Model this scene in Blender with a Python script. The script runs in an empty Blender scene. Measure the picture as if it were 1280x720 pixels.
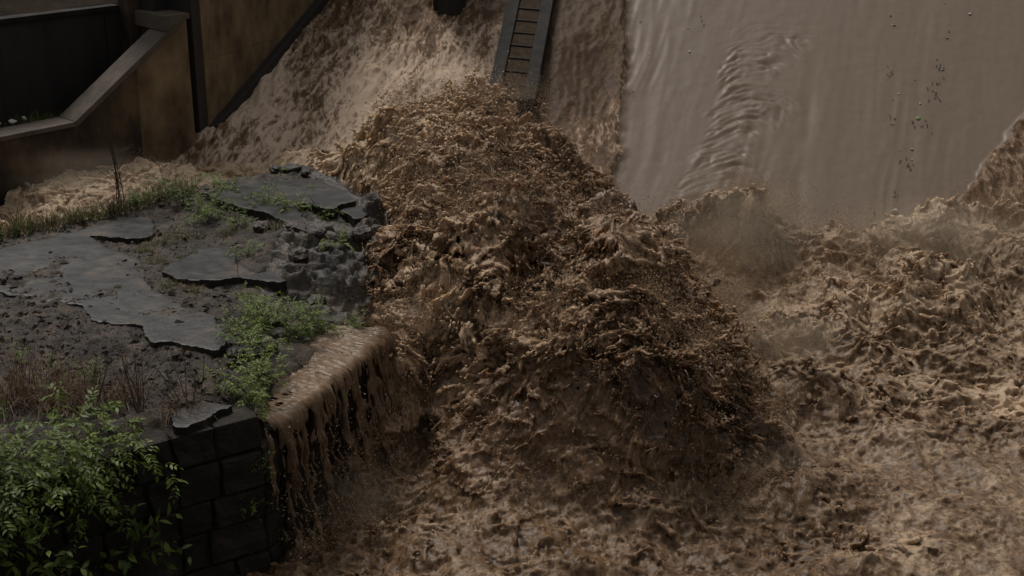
import bpy, bmesh, math, random, time
import numpy as np
from mathutils import Vector, Matrix
T0 = time.time()
R = math.radians
random.seed(7); RNG = np.random.default_rng(11)
SC = bpy.context.scene
COL = SC.collection

# ------------------------------------------------------------------ camera, sky, sun, exposure
CAM_Z, PITCH, LENS = 7.0, R(20), 50.0
cam_d = bpy.data.cameras.new('camera'); cam_d.lens = LENS; cam_d.sensor_width = 36; cam_d.clip_end = 400; cam_d.clip_start = 0.1
cam = bpy.data.objects.new('camera', cam_d); COL.objects.link(cam)
cam.location = (0, 0, CAM_Z); cam.rotation_euler = (R(90) - PITCH, 0, 0)
SC.camera = cam

SUN_EL, SUN_AZ = R(58), R(-25)          # azimuth from +Y towards +X (upstream, a little to the left)
world = bpy.data.worlds.new('World'); SC.world = world; world.use_nodes = True
wn, wl = world.node_tree.nodes, world.node_tree.links
wn.clear()
sky = wn.new('ShaderNodeTexSky'); sky.sky_type = 'NISHITA'; sky.sun_disc = False
sky.sun_elevation = SUN_EL; sky.sun_rotation = SUN_AZ; sky.air_density = 1.6; sky.dust_density = 5.0; sky.ozone_density = 1.0
hsv = wn.new('ShaderNodeHueSaturation'); hsv.inputs['Saturation'].default_value = 0.06
bg = wn.new('ShaderNodeBackground'); bg.inputs['Strength'].default_value = 0.066
wo = wn.new('ShaderNodeOutputWorld')
wl.new(sky.outputs[0], hsv.inputs['Color']); wl.new(hsv.outputs[0], bg.inputs['Color']); wl.new(bg.outputs[0], wo.inputs['Surface'])
sun_d = bpy.data.lights.new('sun', 'SUN'); sun_d.energy = 1.7; sun_d.angle = R(16); sun_d.color = (1.0, 0.93, 0.84)
sun = bpy.data.objects.new('sun', sun_d); COL.objects.link(sun)
sd = Vector((math.sin(SUN_AZ) * math.cos(SUN_EL), math.cos(SUN_AZ) * math.cos(SUN_EL), math.sin(SUN_EL)))
sun.rotation_euler = sd.to_track_quat('Z', 'Y').to_euler(); sun.location = (0, 10, 30)
SC.view_settings.view_transform = 'Standard'; SC.view_settings.look = 'None'
SC.view_settings.exposure = -0.06; SC.view_settings.gamma = 1.0
SC.cycles.max_bounces = 5; SC.cycles.diffuse_bounces = 3; SC.cycles.glossy_bounces = 2
SC.cycles.transmission_bounces = 2; SC.cycles.transparent_max_bounces = 4; SC.cycles.volume_bounces = 0

# ------------------------------------------------------------------ helpers
F_PX = 1280 * LENS / 36
def at(px, py, z):
    """the point at height z that is seen at pixel (px, py) of the survey photograph"""
    u, v = (px - 640) / F_PX, (360 - py) / F_PX
    dy = math.cos(PITCH) + v * math.sin(PITCH); dz = -math.sin(PITCH) + v * math.cos(PITCH)
    t = (z - CAM_Z) / dz
    return (u * t, dy * t, z)

PERM = np.random.default_rng(3).permutation(256).astype(np.int32); PERM = np.concatenate([PERM, PERM, PERM])
G3 = np.random.default_rng(5).normal(size=(256, 3)).astype(np.float32); G3 /= np.linalg.norm(G3, axis=1)[:, None]
def noise3(x, y, z):
    """gradient noise on arrays, about -1..1"""
    x = np.asarray(x, np.float32); y = np.asarray(y, np.float32); z = np.asarray(z, np.float32)
    xi, yi, zi = np.floor(x), np.floor(y), np.floor(z)
    fx, fy, fz = x - xi, y - yi, z - zi
    X, Y, Z = xi.astype(np.int32) & 255, yi.astype(np.int32) & 255, zi.astype(np.int32) & 255
    u, v, w = (f * f * f * (f * (f * 6 - 15) + 10) for f in (fx, fy, fz))
    def g(dx, dy, dz):
        h = PERM[PERM[PERM[X + dx] + Y + dy] + Z + dz]
        gg = G3[h]
        return gg[..., 0] * (fx - dx) + gg[..., 1] * (fy - dy) + gg[..., 2] * (fz - dz)
    a = g(0,0,0); a += u * (g(1,0,0) - a)
    b = g(0,1,0); b += u * (g(1,1,0) - b)
    a += v * (b - a)
    c = g(0,0,1); c += u * (g(1,0,1) - c)
    d = g(0,1,1); d += u * (g(1,1,1) - d)
    c += v * (d - c)
    a += w * (c - a)
    return a * 1.6
def noise2(x, y, s=0.0):
    return noise3(x, y, np.full_like(np.asarray(x, np.float32), s + 0.37))
def ridged(x, y, z): return 1 - 2 * np.abs(noise3(x, y, z))
def fbm(x, y, z, n=4, lac=2.03, gain=0.5):
    a, s, t = 1.0, 0.0, 0.0
    for i in range(n):
        s = s + a * noise3(x + 7.1 * i, y - 3.3 * i, z + 1.7 * i); t += a; a *= gain; x, y, z = x * lac, y * lac, z * lac
    return s / t
def sstep(a, b, x):
    t = np.clip((x - a) / (b - a), 0, 1); return t * t * (3 - 2 * t)

def rbf(points, x, y, smooth=0.05):
    """height map through survey points (linear radial basis)"""
    p = np.array(points, float); n = len(p)
    D = np.sqrt(((p[:, None, :2] - p[None, :, :2]) ** 2).sum(-1) + 0.09)
    Pm = np.c_[np.ones(n)]
    A = np.zeros((n + 1, n + 1)); A[:n, :n] = -D + smooth * np.eye(n); A[:n, n:] = Pm; A[n:, :n] = Pm.T
    s = np.linalg.solve(A, np.r_[p[:, 2], 0])
    out = np.full(x.shape, s[n], np.float64)
    for i in range(n):
        out -= s[i] * np.sqrt((x - p[i, 0]) ** 2 + (y - p[i, 1]) ** 2 + 0.09)
    return out

def new_mesh(name, V, Fq, smooth=True, attrs=None):
    """mesh from numpy verts and an (n,3) or (n,4) face array"""
    V = np.asarray(V, np.float32); Fq = np.asarray(Fq, np.int32)
    me = bpy.data.meshes.new(name)
    me.vertices.add(len(V)); me.vertices.foreach_set('co', V.ravel())
    k = Fq.shape[1]
    me.loops.add(Fq.size); me.loops.foreach_set('vertex_index', Fq.ravel())
    me.polygons.add(len(Fq)); me.polygons.foreach_set('loop_start', np.arange(0, Fq.size, k, dtype=np.int32))
    me.polygons.foreach_set('use_smooth', np.full(len(Fq), smooth))
    me.update(calc_edges=True)
    for nm, a in (attrs or {}).items():
        at_ = me.attributes.new(nm, 'FLOAT', 'POINT'); at_.data.foreach_set('value', np.asarray(a, np.float32))
    return me
def link(name, me, m=None, parent=None, **props):
    o = bpy.data.objects.new(name, me); COL.objects.link(o)
    if m is not None and me is not None and len(me.materials) == 0: me.materials.append(m)
    if parent is not None: o.parent = parent
    for k, v in props.items(): o[k] = v
    return o
def thing(name, label, category, loc=(0, 0, 0), rz=0.0, group=None):
    o = bpy.data.objects.new(name, None); COL.objects.link(o); o.location = loc; o.rotation_euler = (0, 0, rz)
    o.empty_display_size = 0.2
    o['label'] = label; o['category'] = category
    if group: o['group'] = group
    return o
def grid_faces(nu, nv):
    i = np.arange(nu * nv).reshape(nu, nv)
    return np.stack([i[:-1, :-1], i[1:, :-1], i[1:, 1:], i[:-1, 1:]], -1).reshape(-1, 4)
def compact(V, F, attrs=None):
    used = np.zeros(len(V), bool); used[F.ravel()] = True
    idx = np.cumsum(used) - 1
    return V[used], idx[F], ({k: a[used] for k, a in attrs.items()} if attrs else None), used
def grads(Z, dx, dy): return np.gradient(Z, dx, dy)

def surface_nets(Fd):
    """iso surface 0 of a density grid (negative inside), quads; vertices in index coordinates"""
    ins = Fd < 0
    c = np.zeros(tuple(s - 1 for s in Fd.shape), np.uint8)
    sl = [slice(None, -1), slice(1, None)]
    for a in (0, 1):
        for b in (0, 1):
            for d in (0, 1): c += ins[sl[a], sl[b], sl[d]]
    act = (c > 0) & (c < 8)
    cid = np.full(c.shape, -1, np.int32); I = np.argwhere(act); cid[act] = np.arange(len(I), dtype=np.int32)
    acc = np.zeros((len(I), 3), np.float32); cnt = np.zeros(len(I), np.float32)
    corners = [(a, b, d) for a in (0, 1) for b in (0, 1) for d in (0, 1)]
    val = {k: Fd[I[:, 0] + k[0], I[:, 1] + k[1], I[:, 2] + k[2]] for k in corners}
    for k in corners:
        for ax in range(3):
            if k[ax] == 0:
                k2 = list(k); k2[ax] = 1; k2 = tuple(k2)
                f0, f1 = val[k], val[k2]; m = (f0 < 0) != (f1 < 0)
                t = np.where(m, f0 / np.where(m, f0 - f1, 1), 0)
                p = np.array(k, np.float32)[None, :].repeat(len(I), 0); p[:, ax] = t
                acc[m] += p[m]; cnt[m] += 1
    V = I + acc / cnt[:, None]
    quads = []
    for ax in range(3):
        o = [(1, 2), (2, 0), (0, 1)][ax]
        s0 = [slice(None)] * 3; s1 = [slice(None)] * 3; s0[ax] = slice(None, -1); s1[ax] = slice(1, None)
        a, b = ins[tuple(s0)], ins[tuple(s1)]
        e = np.argwhere(a != b); flip = a[tuple(e.T)]
        ok = (e[:, o[0]] > 0) & (e[:, o[1]] > 0) & (e[:, o[0]] < cid.shape[o[0]]) & (e[:, o[1]] < cid.shape[o[1]])
        e, flip = e[ok], flip[ok]
        q = []
        for d0, d1 in ((-1, -1), (0, -1), (0, 0), (-1, 0)):
            k = e.copy(); k[:, o[0]] += d0; k[:, o[1]] += d1; q.append(cid[tuple(k.T)])
        q = np.stack(q, 1); q[~flip] = q[~flip][:, ::-1]
        quads.append(q)
    return V.astype(np.float32), np.concatenate(quads)
def lattice(shape, step, wl, seed, lift=None):
    """smooth random field on a regular grid: random lattice, cubic interpolation along each axis"""
    r = np.random.default_rng(seed); taps = []; dims = []
    for n, h, w in zip(shape, step, wl):
        p = np.arange(n) * h / w + 1.0 + r.random() * 0.5
        i = np.floor(p).astype(int); f = (p - i).astype(np.float32)
        taps.append((i, ((-f + 2*f*f - f**3) / 2, (2 - 5*f*f + 3*f**3) / 2, (f + 4*f*f - 3*f**3) / 2, (f**3 - f*f) / 2))); dims.append(int(n * h / w) + 5)
    L = r.uniform(-1, 1, dims).astype(np.float32)
    if lift is not None:                                             # columns start at different heights: interpolate along z per column
        kz = int((lift.max() + shape[2] * step[2]) / wl[2]) + 6; L = r.uniform(-1, 1, (dims[0], dims[1], kz)).astype(np.float32)
    for ax in ((1, 0) if lift is not None else (2, 1, 0)):
        i, ws = taps[ax]; shp = [1, 1, 1]; shp[ax] = -1; out = None
        for k, w_ in enumerate(ws):
            t = np.take(L, i - 1 + k, axis=ax); t *= w_.reshape(shp)
            if out is None: out = t
            else: out += t
        L = out
    if lift is not None:
        p = (lift[:, :, None] + np.arange(shape[2], dtype=np.float32) * np.float32(step[2])) / np.float32(wl[2]) + 1.0
        i = p.astype(np.int32); f = p - i; f2 = f * f; f3 = f2 * f; kz = L.shape[2]
        b = (np.arange(L.shape[0] * L.shape[1], dtype=np.int32) * kz).reshape(L.shape[0], L.shape[1], 1) + i; fl = L.ravel()
        out = fl[b - 1] * (-f + 2*f2 - f3); out += fl[b] * (2 - 5*f2 + 3*f3); out += fl[b + 1] * (f + 4*f2 - 3*f3); out += fl[b + 2] * (f3 - f2); out *= 0.5
        L = out
    return L

def vnormals(me):
    n = np.empty(len(me.vertices) * 3, np.float32); me.vertex_normals.foreach_get('vector', n); return n.reshape(-1, 3)

# ------------------------------------------------------------------ materials
def mat(name):
    m = bpy.data.materials.new(name); m.use_nodes = True
    nt = m.node_tree; b = nt.nodes['Principled BSDF']
    return m, nt, b
def nnode(nt, t, **kw):
    n = nt.nodes.new(t)
    for k, v in kw.items():
        if k in n.inputs: n.inputs[k].default_value = v
        else: setattr(n, k, v)
    return n
def ramp(nt, stops):
    n = nt.nodes.new('ShaderNodeValToRGB'); e = n.color_ramp.elements
    while len(e) < len(stops): e.new(0.5)
    for el, (p, c) in zip(e, stops): el.position = p; el.color = (*c, 1)
    return n
def coords(nt, scale=(1, 1, 1), obj=True):
    tc = nt.nodes.new('ShaderNodeTexCoord'); mp = nt.nodes.new('ShaderNodeMapping'); mp.inputs['Scale'].default_value = scale
    nt.links.new(tc.outputs['Object'], mp.inputs['Vector']); return mp.outputs[0]
def noise_mat(name, stops, scale=3.0, detail=8, rough=(0.5, 0.8), stretch=(1, 1, 1), bump=0.3, bscale=30, bdist=0.02, spec=0.5, distort=0.0):
    m, nt, b = mat(name); v = coords(nt, stretch)
    n = nnode(nt, 'ShaderNodeTexNoise', Scale=scale, Detail=detail, Roughness=0.62, Distortion=distort); nt.links.new(v, n.inputs['Vector'])
    r = ramp(nt, stops); nt.links.new(n.outputs[0], r.inputs[0]); nt.links.new(r.outputs[0], b.inputs['Base Color'])
    mr = nnode(nt, 'ShaderNodeMapRange'); mr.inputs['To Min'].default_value = rough[0]; mr.inputs['To Max'].default_value = rough[1]
    n2 = nnode(nt, 'ShaderNodeTexNoise', Scale=scale * 2.7, Detail=4); nt.links.new(v, n2.inputs['Vector'])
    nt.links.new(n2.outputs[0], mr.inputs[0]); nt.links.new(mr.outputs[0], b.inputs['Roughness'])
    b.inputs['Specular IOR Level'].default_value = spec
    if bump:
        v2 = coords(nt); n3 = nnode(nt, 'ShaderNodeTexNoise', Scale=bscale, Detail=6, Roughness=0.65); nt.links.new(v2, n3.inputs['Vector'])
        bp = nnode(nt, 'ShaderNodeBump', Strength=bump, Distance=bdist); nt.links.new(n3.outputs[0], bp.inputs['Height']); nt.links.new(bp.outputs[0], b.inputs['Normal'])
    return m
def water_mat(name, silt, foam, rough=0.32, bump=0.35, bscale=26.0, bdist=0.02, sheen=0.5, lace=0.0, lscale=6.0, sss=0.0, stretch=(1, 1, 1)):
    """muddy water: silt colour, aerated foam and painted wave shading by the 'foam' attribute of the surface"""
    m, nt, b = mat(name); v = coords(nt, stretch)
    if sss: b.inputs['Subsurface Weight'].default_value = sss; b.inputs['Subsurface Radius'].default_value = (1.0, 0.66, 0.42); b.inputs['Subsurface Scale'].default_value = 0.055
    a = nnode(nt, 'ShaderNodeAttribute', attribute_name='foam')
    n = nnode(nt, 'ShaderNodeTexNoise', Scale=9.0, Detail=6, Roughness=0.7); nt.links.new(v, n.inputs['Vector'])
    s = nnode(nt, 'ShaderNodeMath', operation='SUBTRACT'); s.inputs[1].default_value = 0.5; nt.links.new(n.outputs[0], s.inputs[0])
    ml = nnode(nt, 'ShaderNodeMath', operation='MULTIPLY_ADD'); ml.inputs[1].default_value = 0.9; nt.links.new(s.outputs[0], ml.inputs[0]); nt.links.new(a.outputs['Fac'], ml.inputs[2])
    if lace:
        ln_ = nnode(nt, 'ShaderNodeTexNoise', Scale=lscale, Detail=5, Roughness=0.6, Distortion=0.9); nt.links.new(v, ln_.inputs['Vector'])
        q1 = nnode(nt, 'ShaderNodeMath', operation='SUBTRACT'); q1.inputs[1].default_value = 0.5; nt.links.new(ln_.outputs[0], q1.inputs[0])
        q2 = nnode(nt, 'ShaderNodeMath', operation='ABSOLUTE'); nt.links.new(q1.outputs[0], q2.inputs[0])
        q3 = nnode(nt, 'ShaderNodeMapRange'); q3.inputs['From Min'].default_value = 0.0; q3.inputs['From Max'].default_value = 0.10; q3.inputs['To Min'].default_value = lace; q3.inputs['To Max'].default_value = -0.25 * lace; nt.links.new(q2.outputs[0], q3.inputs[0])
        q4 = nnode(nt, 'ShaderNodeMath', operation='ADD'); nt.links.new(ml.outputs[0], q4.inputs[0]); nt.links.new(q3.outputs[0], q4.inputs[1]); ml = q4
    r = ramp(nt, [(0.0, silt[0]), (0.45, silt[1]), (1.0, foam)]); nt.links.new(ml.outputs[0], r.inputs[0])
    nt.links.new(r.outputs[0], b.inputs['Base Color'])
    mr = nnode(nt, 'ShaderNodeMapRange'); mr.inputs['To Min'].default_value = rough; mr.inputs['To Max'].default_value = rough + 0.3
    nt.links.new(ml.outputs[0], mr.inputs[0]); nt.links.new(mr.outputs[0], b.inputs['Roughness'])
    b.inputs['IOR'].default_value = 1.33; b.inputs['Specular IOR Level'].default_value = sheen
    if bump:
        n3 = nnode(nt, 'ShaderNodeTexNoise', Scale=bscale, Detail=5, Roughness=0.65, Distortion=0.6); nt.links.new(v, n3.inputs['Vector'])
        bp = nnode(nt, 'ShaderNodeBump', Strength=bump, Distance=bdist); nt.links.new(n3.outputs[0], bp.inputs['Height']); nt.links.new(bp.outputs[0], b.inputs['Normal'])
    return m
M = {}
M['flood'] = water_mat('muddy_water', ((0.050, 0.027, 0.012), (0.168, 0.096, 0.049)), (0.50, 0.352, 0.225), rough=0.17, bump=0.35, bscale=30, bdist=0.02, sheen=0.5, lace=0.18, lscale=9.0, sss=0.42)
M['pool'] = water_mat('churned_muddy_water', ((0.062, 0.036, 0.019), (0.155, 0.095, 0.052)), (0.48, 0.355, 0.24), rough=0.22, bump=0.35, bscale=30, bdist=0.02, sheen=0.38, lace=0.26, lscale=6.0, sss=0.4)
M['sheet'] = water_mat('smooth_muddy_water', ((0.148, 0.106, 0.074), (0.168, 0.121, 0.086)), (0.40, 0.31, 0.24), rough=0.38, bump=0.10, bscale=7, bdist=0.02)
M['chute'] = water_mat('racing_muddy_water', ((0.075, 0.046, 0.026), (0.165, 0.105, 0.064)), (0.56, 0.43, 0.325), rough=0.5, bump=0.3, bscale=30, bdist=0.02, sheen=0.12, lace=0.36, lscale=7.0, stretch=(1.0, 0.36, 0.5), sss=0.3)
M['fall'] = water_mat('falling_muddy_water', ((0.11, 0.068, 0.038), (0.19, 0.125, 0.075)), (0.38, 0.285, 0.20), rough=0.24, bump=0.2, bscale=24, bdist=0.02, sheen=0.35, lace=0.12, lscale=8.0, sss=0.35)
def drop_mat():
    m, nt, b = mat('muddy_spray'); oi = nt.nodes.new('ShaderNodeObjectInfo'); r = ramp(nt, [(0.0, (0.19, 0.112, 0.056)), (0.6, (0.34, 0.225, 0.125)), (1.0, (0.55, 0.41, 0.27))])
    nt.links.new(oi.outputs['Random'], r.inputs[0]); nt.links.new(r.outputs[0], b.inputs['Base Color']); b.inputs['Roughness'].default_value = 0.35; b.inputs['IOR'].default_value = 1.33
    return m
M['drop'] = drop_mat()
M['concrete'] = noise_mat('stained_concrete', [(0.30, (0.018, 0.013, 0.010)), (0.5, (0.055, 0.038, 0.025)), (0.72, (0.15, 0.10, 0.058))], scale=1.7, detail=12, stretch=(1.0, 1.0, 0.55), rough=(0.7, 0.95), bump=0.5, bscale=18, spec=0.2)
M['concrete_dark'] = noise_mat('algae_and_shade_concrete', [(0.3, (0.010, 0.008, 0.007)), (0.6, (0.026, 0.020, 0.016)), (0.8, (0.05, 0.038, 0.028))], scale=1.3, stretch=(1.8, 1.8, 0.3), rough=(0.6, 0.9), bump=0.2)  # algae black on the walls; also painted shade in the slot and waterline gap
M['side_concrete'] = noise_mat('ochre_streaked_concrete', [(0.25, (0.035, 0.025, 0.017)), (0.45, (0.13, 0.090, 0.050)), (0.72, (0.26, 0.185, 0.105))], scale=1.9, detail=12, stretch=(1.0, 1.0, 0.6), rough=(0.7, 0.95), bump=0.5, bscale=18, spec=0.2)
M['coping'] = noise_mat('weathered_coping', [(0.25, (0.055, 0.043, 0.034)), (0.55, (0.098, 0.077, 0.060)), (0.8, (0.145, 0.115, 0.09))], scale=4, rough=(0.75, 0.95), bump=0.3, bscale=40, bdist=0.01)
M['pier'] = noise_mat('wet_dark_concrete', [(0.3, (0.012, 0.011, 0.010)), (0.7, (0.028, 0.024, 0.021))], scale=3, rough=(0.55, 0.8), bump=0.25, bscale=40, bdist=0.01, spec=0.12)
M['tread'] = noise_mat('muddy_step', [(0.3, (0.022, 0.015, 0.009)), (0.7, (0.070, 0.046, 0.027))], scale=7, rough=(0.7, 0.9), bump=0.4, bscale=40, bdist=0.01, spec=0.08)
M['slab'] = noise_mat('wet_cement_cap', [(0.34, (0.0095, 0.0088, 0.0083)), (0.50, (0.016, 0.0147, 0.0133)), (0.57, (0.030, 0.024, 0.019)), (0.66, (0.075, 0.052, 0.034))], scale=2.1, detail=9, rough=(0.22, 0.52), bump=0.4, bscale=45, bdist=0.012, distort=0.6, spec=0.42)
def add_cracks(m, scale, width):
    nt = m.node_tree; b = nt.nodes['Principled BSDF']; v = coords(nt)
    n = nnode(nt, 'ShaderNodeTexNoise', Scale=3.0, Detail=5); nt.links.new(v, n.inputs['Vector'])
    mx = nnode(nt, 'ShaderNodeMix', data_type='VECTOR'); mx.inputs['Factor'].default_value = 0.22; nt.links.new(v, mx.inputs['A']); nt.links.new(n.outputs['Color'], mx.inputs['B'])
    vo = nnode(nt, 'ShaderNodeTexVoronoi', feature='DISTANCE_TO_EDGE', Scale=scale); nt.links.new(mx.outputs['Result'], vo.inputs['Vector'])
    st = nnode(nt, 'ShaderNodeMapRange'); st.inputs['From Max'].default_value = width; nt.links.new(vo.outputs['Distance'], st.inputs[0])
    old = b.inputs['Base Color'].links[0].from_socket
    mc = nnode(nt, 'ShaderNodeMix', data_type='RGBA'); mc.inputs['A'].default_value = (0.006, 0.005, 0.004, 1); nt.links.new(st.outputs[0], mc.inputs['Factor']); nt.links.new(old, mc.inputs['B']); nt.links.new(mc.outputs['Result'], b.inputs['Base Color'])
add_cracks(M['slab'], 0.9, 0.006)
M['rubble'] = noise_mat('wet_rubble', [(0.34, (0.014, 0.010, 0.0075)), (0.52, (0.046, 0.033, 0.023)), (0.70, (0.12, 0.082, 0.054))], scale=4.5, detail=10, rough=(0.4, 0.8), bump=0.9, bscale=38, bdist=0.03, spec=0.35)
M['rock'] = noise_mat('wet_black_rock', [(0.3, (0.012, 0.010, 0.008)), (0.5, (0.034, 0.025, 0.018)), (0.7, (0.100, 0.068, 0.043))], scale=3, rough=(0.3, 0.65), bump=0.8, bscale=22, bdist=0.03)
M['block'] = noise_mat('dark_masonry', [(0.3, (0.012, 0.0095, 0.007)), (0.6, (0.034, 0.026, 0.019)), (0.8, (0.075, 0.055, 0.037))], scale=4, rough=(0.5, 0.85), bump=0.9, bscale=26, bdist=0.03, spec=0.25)
M['mortar'] = noise_mat('crumbled_mortar', [(0.3, (0.008, 0.007, 0.006)), (0.7, (0.022, 0.017, 0.013))], scale=8, rough=(0.7, 0.95), bump=0.7)
M['earth'] = noise_mat('brown_earth', [(0.3, (0.007, 0.005, 0.003)), (0.7, (0.040, 0.026, 0.014))], scale=2.5, rough=(0.8, 0.95), bump=0.6, spec=0.1)

# ------------------------------------------------------------------ the spillway chute and its water
SL = 0.466
def chute(y): return 0.60 + (y - 21.5) * SL
def chute_water():
    xs = np.arange(-6.4, 10.4, 0.031); ys = np.arange(19.8, 28.6, 0.029)
    X, Y = np.meshgrid(xs, ys, indexing='ij'); Z = chute(Y)
    # left lane (broken, white water), lane between pier and sheet, smooth sheet, rough right edge
    edge = 1.75 + (Y - 23) * 0.10 + 0.10 * noise2(Y * 1.3, Y * 0 + 4) + 0.04 * noise2(Y * 6, Y * 0 + 9)
    sheet = sstep(-0.03, 0.05, X - edge)
    redge = 6.84 + (Y - 21.1) * 0.76 + 0.25 * noise2(Y * 1.1, Y * 0 + 2) + 0.10 * noise2(Y * 5, Y * 0 + 7)
    rough_r = sstep(-0.05, 0.25, X - redge)
    # flow coordinates
    a = X - 0.13 * (Y - 23); f = Y
    wx = 0.35 * noise2(a * 1.1, f * 0.7, 1); wy = 0.35 * noise2(a * 1.1 + 9, f * 0.7, 2)
    big = fbm(a * 0.9 + wx, f * 0.5 + wy, X * 0 + 3.1, 3)
    r1 = ridged((a + wx) * 2.6, (f + wy) * 0.9, X * 0 + 0.3)
    r2 = ridged((a + 0.4 * wx) * 6.1, (f + 0.4 * wy) * 2.3, X * 0 + 5.3)
    r3 = ridged(a * 13 + wx * 4, f * 5.5 + wy * 4, X * 0 + 8.3)
    r4 = ridged(a * 25 + r2, f * 11 + r1, X * 0 + 2.3)
    turb = 0.17 * big + 0.05 * r1 + 0.032 * r2 + 0.018 * r3 + 0.009 * r4
    lane_mid = sstep(0.1, 0.6, X - 0.13 * (Y - 23)) * (1 - sheet)
    calm = sstep(0.15, 0.5, noise2(a * 0.8 + 3, f * 0.45 + 1, 6)) * 0.45
    amp = (1 - sheet) * (1.0 - calm) * (1 - 0.45 * lane_mid) + rough_r * 1.25
    Zl = Z + turb * amp + 0.22 * rough_r + (1 - sheet) * 0.03 + lane_mid * 0.13 * sstep(23.6, 25.4, Y)
    # smooth sheet: long flow lines, one wrinkled band, fine ripples
    a2 = X - 0.30 * (Y - 23) + 0.25 * wx
    lines = 0.008 * fbm(a2 * 1.6, f * 0.25, X * 0 + 1.7, 2) + 0.0045 * fbm(a2 * 5.0, f * 0.5, X * 0 + 2.7, 3) + 0.008 * ridged(a2 * 5, f * 0.5, X * 0 + 4.4) * sstep(0.0, 0.5, noise2(a2 * .7, f * .4, 3))
    a3 = X - 0.16 * (Y - 23)
    ridg = 0.009 * ridged((a3 - 1.75) * 3.4 + 0.4 * wx, f * 0.30, X * 0 + 6.1) * sstep(3.0, 1.9, a3) * sstep(20.5, 24, Y)
    bc = 3.18 + (Y - 21.6) * 0.37 + 0.30 * noise2(Y * 0.8, Y * 0 + 5) + 0.10 * noise2(Y * 2.6, Y * 0 + 1); bw = 0.62 + 0.18 * noise2(Y * 1.3, Y * 0 + 3)
    q = (X - bc) / bw
    band = sstep(-1.15, -0.75, q) * sstep(1.35, 0.2, q) * sstep(20.2, 21.4, Y) * sstep(26.3, 24.9, Y) * np.clip(0.25 + 1.1 * np.clip(noise2(a * 1.9, f * 1.5, 5) + 0.35, 0, 1), 0, 1.2)
    cw = 0.6 * noise2(a * 2.2, f * 2.2, 8)
    cross = -0.45 * np.clip(ridged(a * 0.9 + cw * 1.5, f * 3.6 + 1.9 * q * q + 1.2 * cw, X * 0 + 2.2), 0, 1) ** 2 - 0.45 * np.clip(ridged(a * 1.7 + 0.5 * f + cw, f * 7.5 + 2.2 * q * q + wx * 4, X * 0 + 7.7), 0, 1) ** 2 - 0.16 * ridged(a * 3, f * 16 + 3 * q * q + cw * 5, X * 0 + 1.7) + 0.25 * fbm(a * 3, f * 3, X * 0 + 1, 3)
    band2 = np.exp(-((X - (4.55 + (Y - 22) * 0.24 + 0.2 * noise2(Y * 0.7, Y * 0 + 8))) / 0.14) ** 2) * sstep(25.5, 23, Y)
    Zs = lines + ridg + band * (0.03 + 0.072 * cross + 0.02 * fbm(a * 4, f * 4, X * 0 + 5, 3)) - 0.016 * band2 * (0.6 + noise2(a * 3, f * 1.5, 9)) + 0.005 * fbm(a * 3, f * 4, X * 0 + 1, 3)
    Zf = Zl + (sheet * (1 - rough_r)) * Zs + 0.05 * np.exp(-((X - edge) / 0.09) ** 2) * (0.6 + 0.8 * noise2(X * 9, Y * 7, 3))
    nb = fbm(a * 1.0 + 4, f * 0.55, X * 0 + 9.1, 4)
    al = X - 0.36 * (Y - 23)
    web = np.maximum(ridged((al + 0.6 * wx) * 4.6, (f + 0.6 * wy) * 1.1, X * 0 + 1.9), ridged((al - 0.5 * wy) * 9.3, (f + 0.5 * wx) * 2.4, X * 0 + 6.9) - 0.10)
    foam_l = 0.20 + 0.42 * sstep(0.35, 1.0, web) + 0.12 * r3 + 0.06 * r4 + 0.85 * nb + 0.22 * sstep(24.5, 22.5, Y) - 0.20 * sstep(24.3, 25.8, Y)
    foam_l = foam_l + 0.16 * sstep(-4.6, -3.4, X) * sstep(0.2, -0.8, X) * sstep(26.5, 25.0, Y)
    foam_l = np.where(X > 0.2, foam_l - 0.62, foam_l)
    foam_s = 0.22 + 0.22 * fbm(a2 * 2.5, f * 0.18, X * 0 + 2, 4) + 0.35 * np.exp(-((X - edge) / 0.05) ** 2)
    foam_r = 0.06 + 0.16 * (r2 + r3)
    foam = np.where(X > redge, foam_r, np.where(X > edge, foam_s, foam_l))
    V = np.stack([X, Y, Zf], -1).reshape(-1, 3); Fq = grid_faces(len(xs), len(ys))
    cen = V[Fq[:, 0]]; cx, cy = cen[:, 0], cen[:, 1]
    sm = ((sheet * (1 - rough_r)) > 0.5).reshape(-1)[Fq[:, 0]]
    inw = cx > -5.35 + (cy - 22.4) * 0.42 - 0.5
    fo = foam.reshape(-1)
    for nm, msk, mm in (('spillway_white_water', ~sm & inw, M['chute']), ('spillway_smooth_water', sm, M['sheet'])):
        v, f2, at_, _ = compact(V, Fq[msk], {'foam': fo})
        link(nm, new_mesh(nm, v, f2, attrs=at_), mm, kind='structure')
    return
chute_water()

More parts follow.
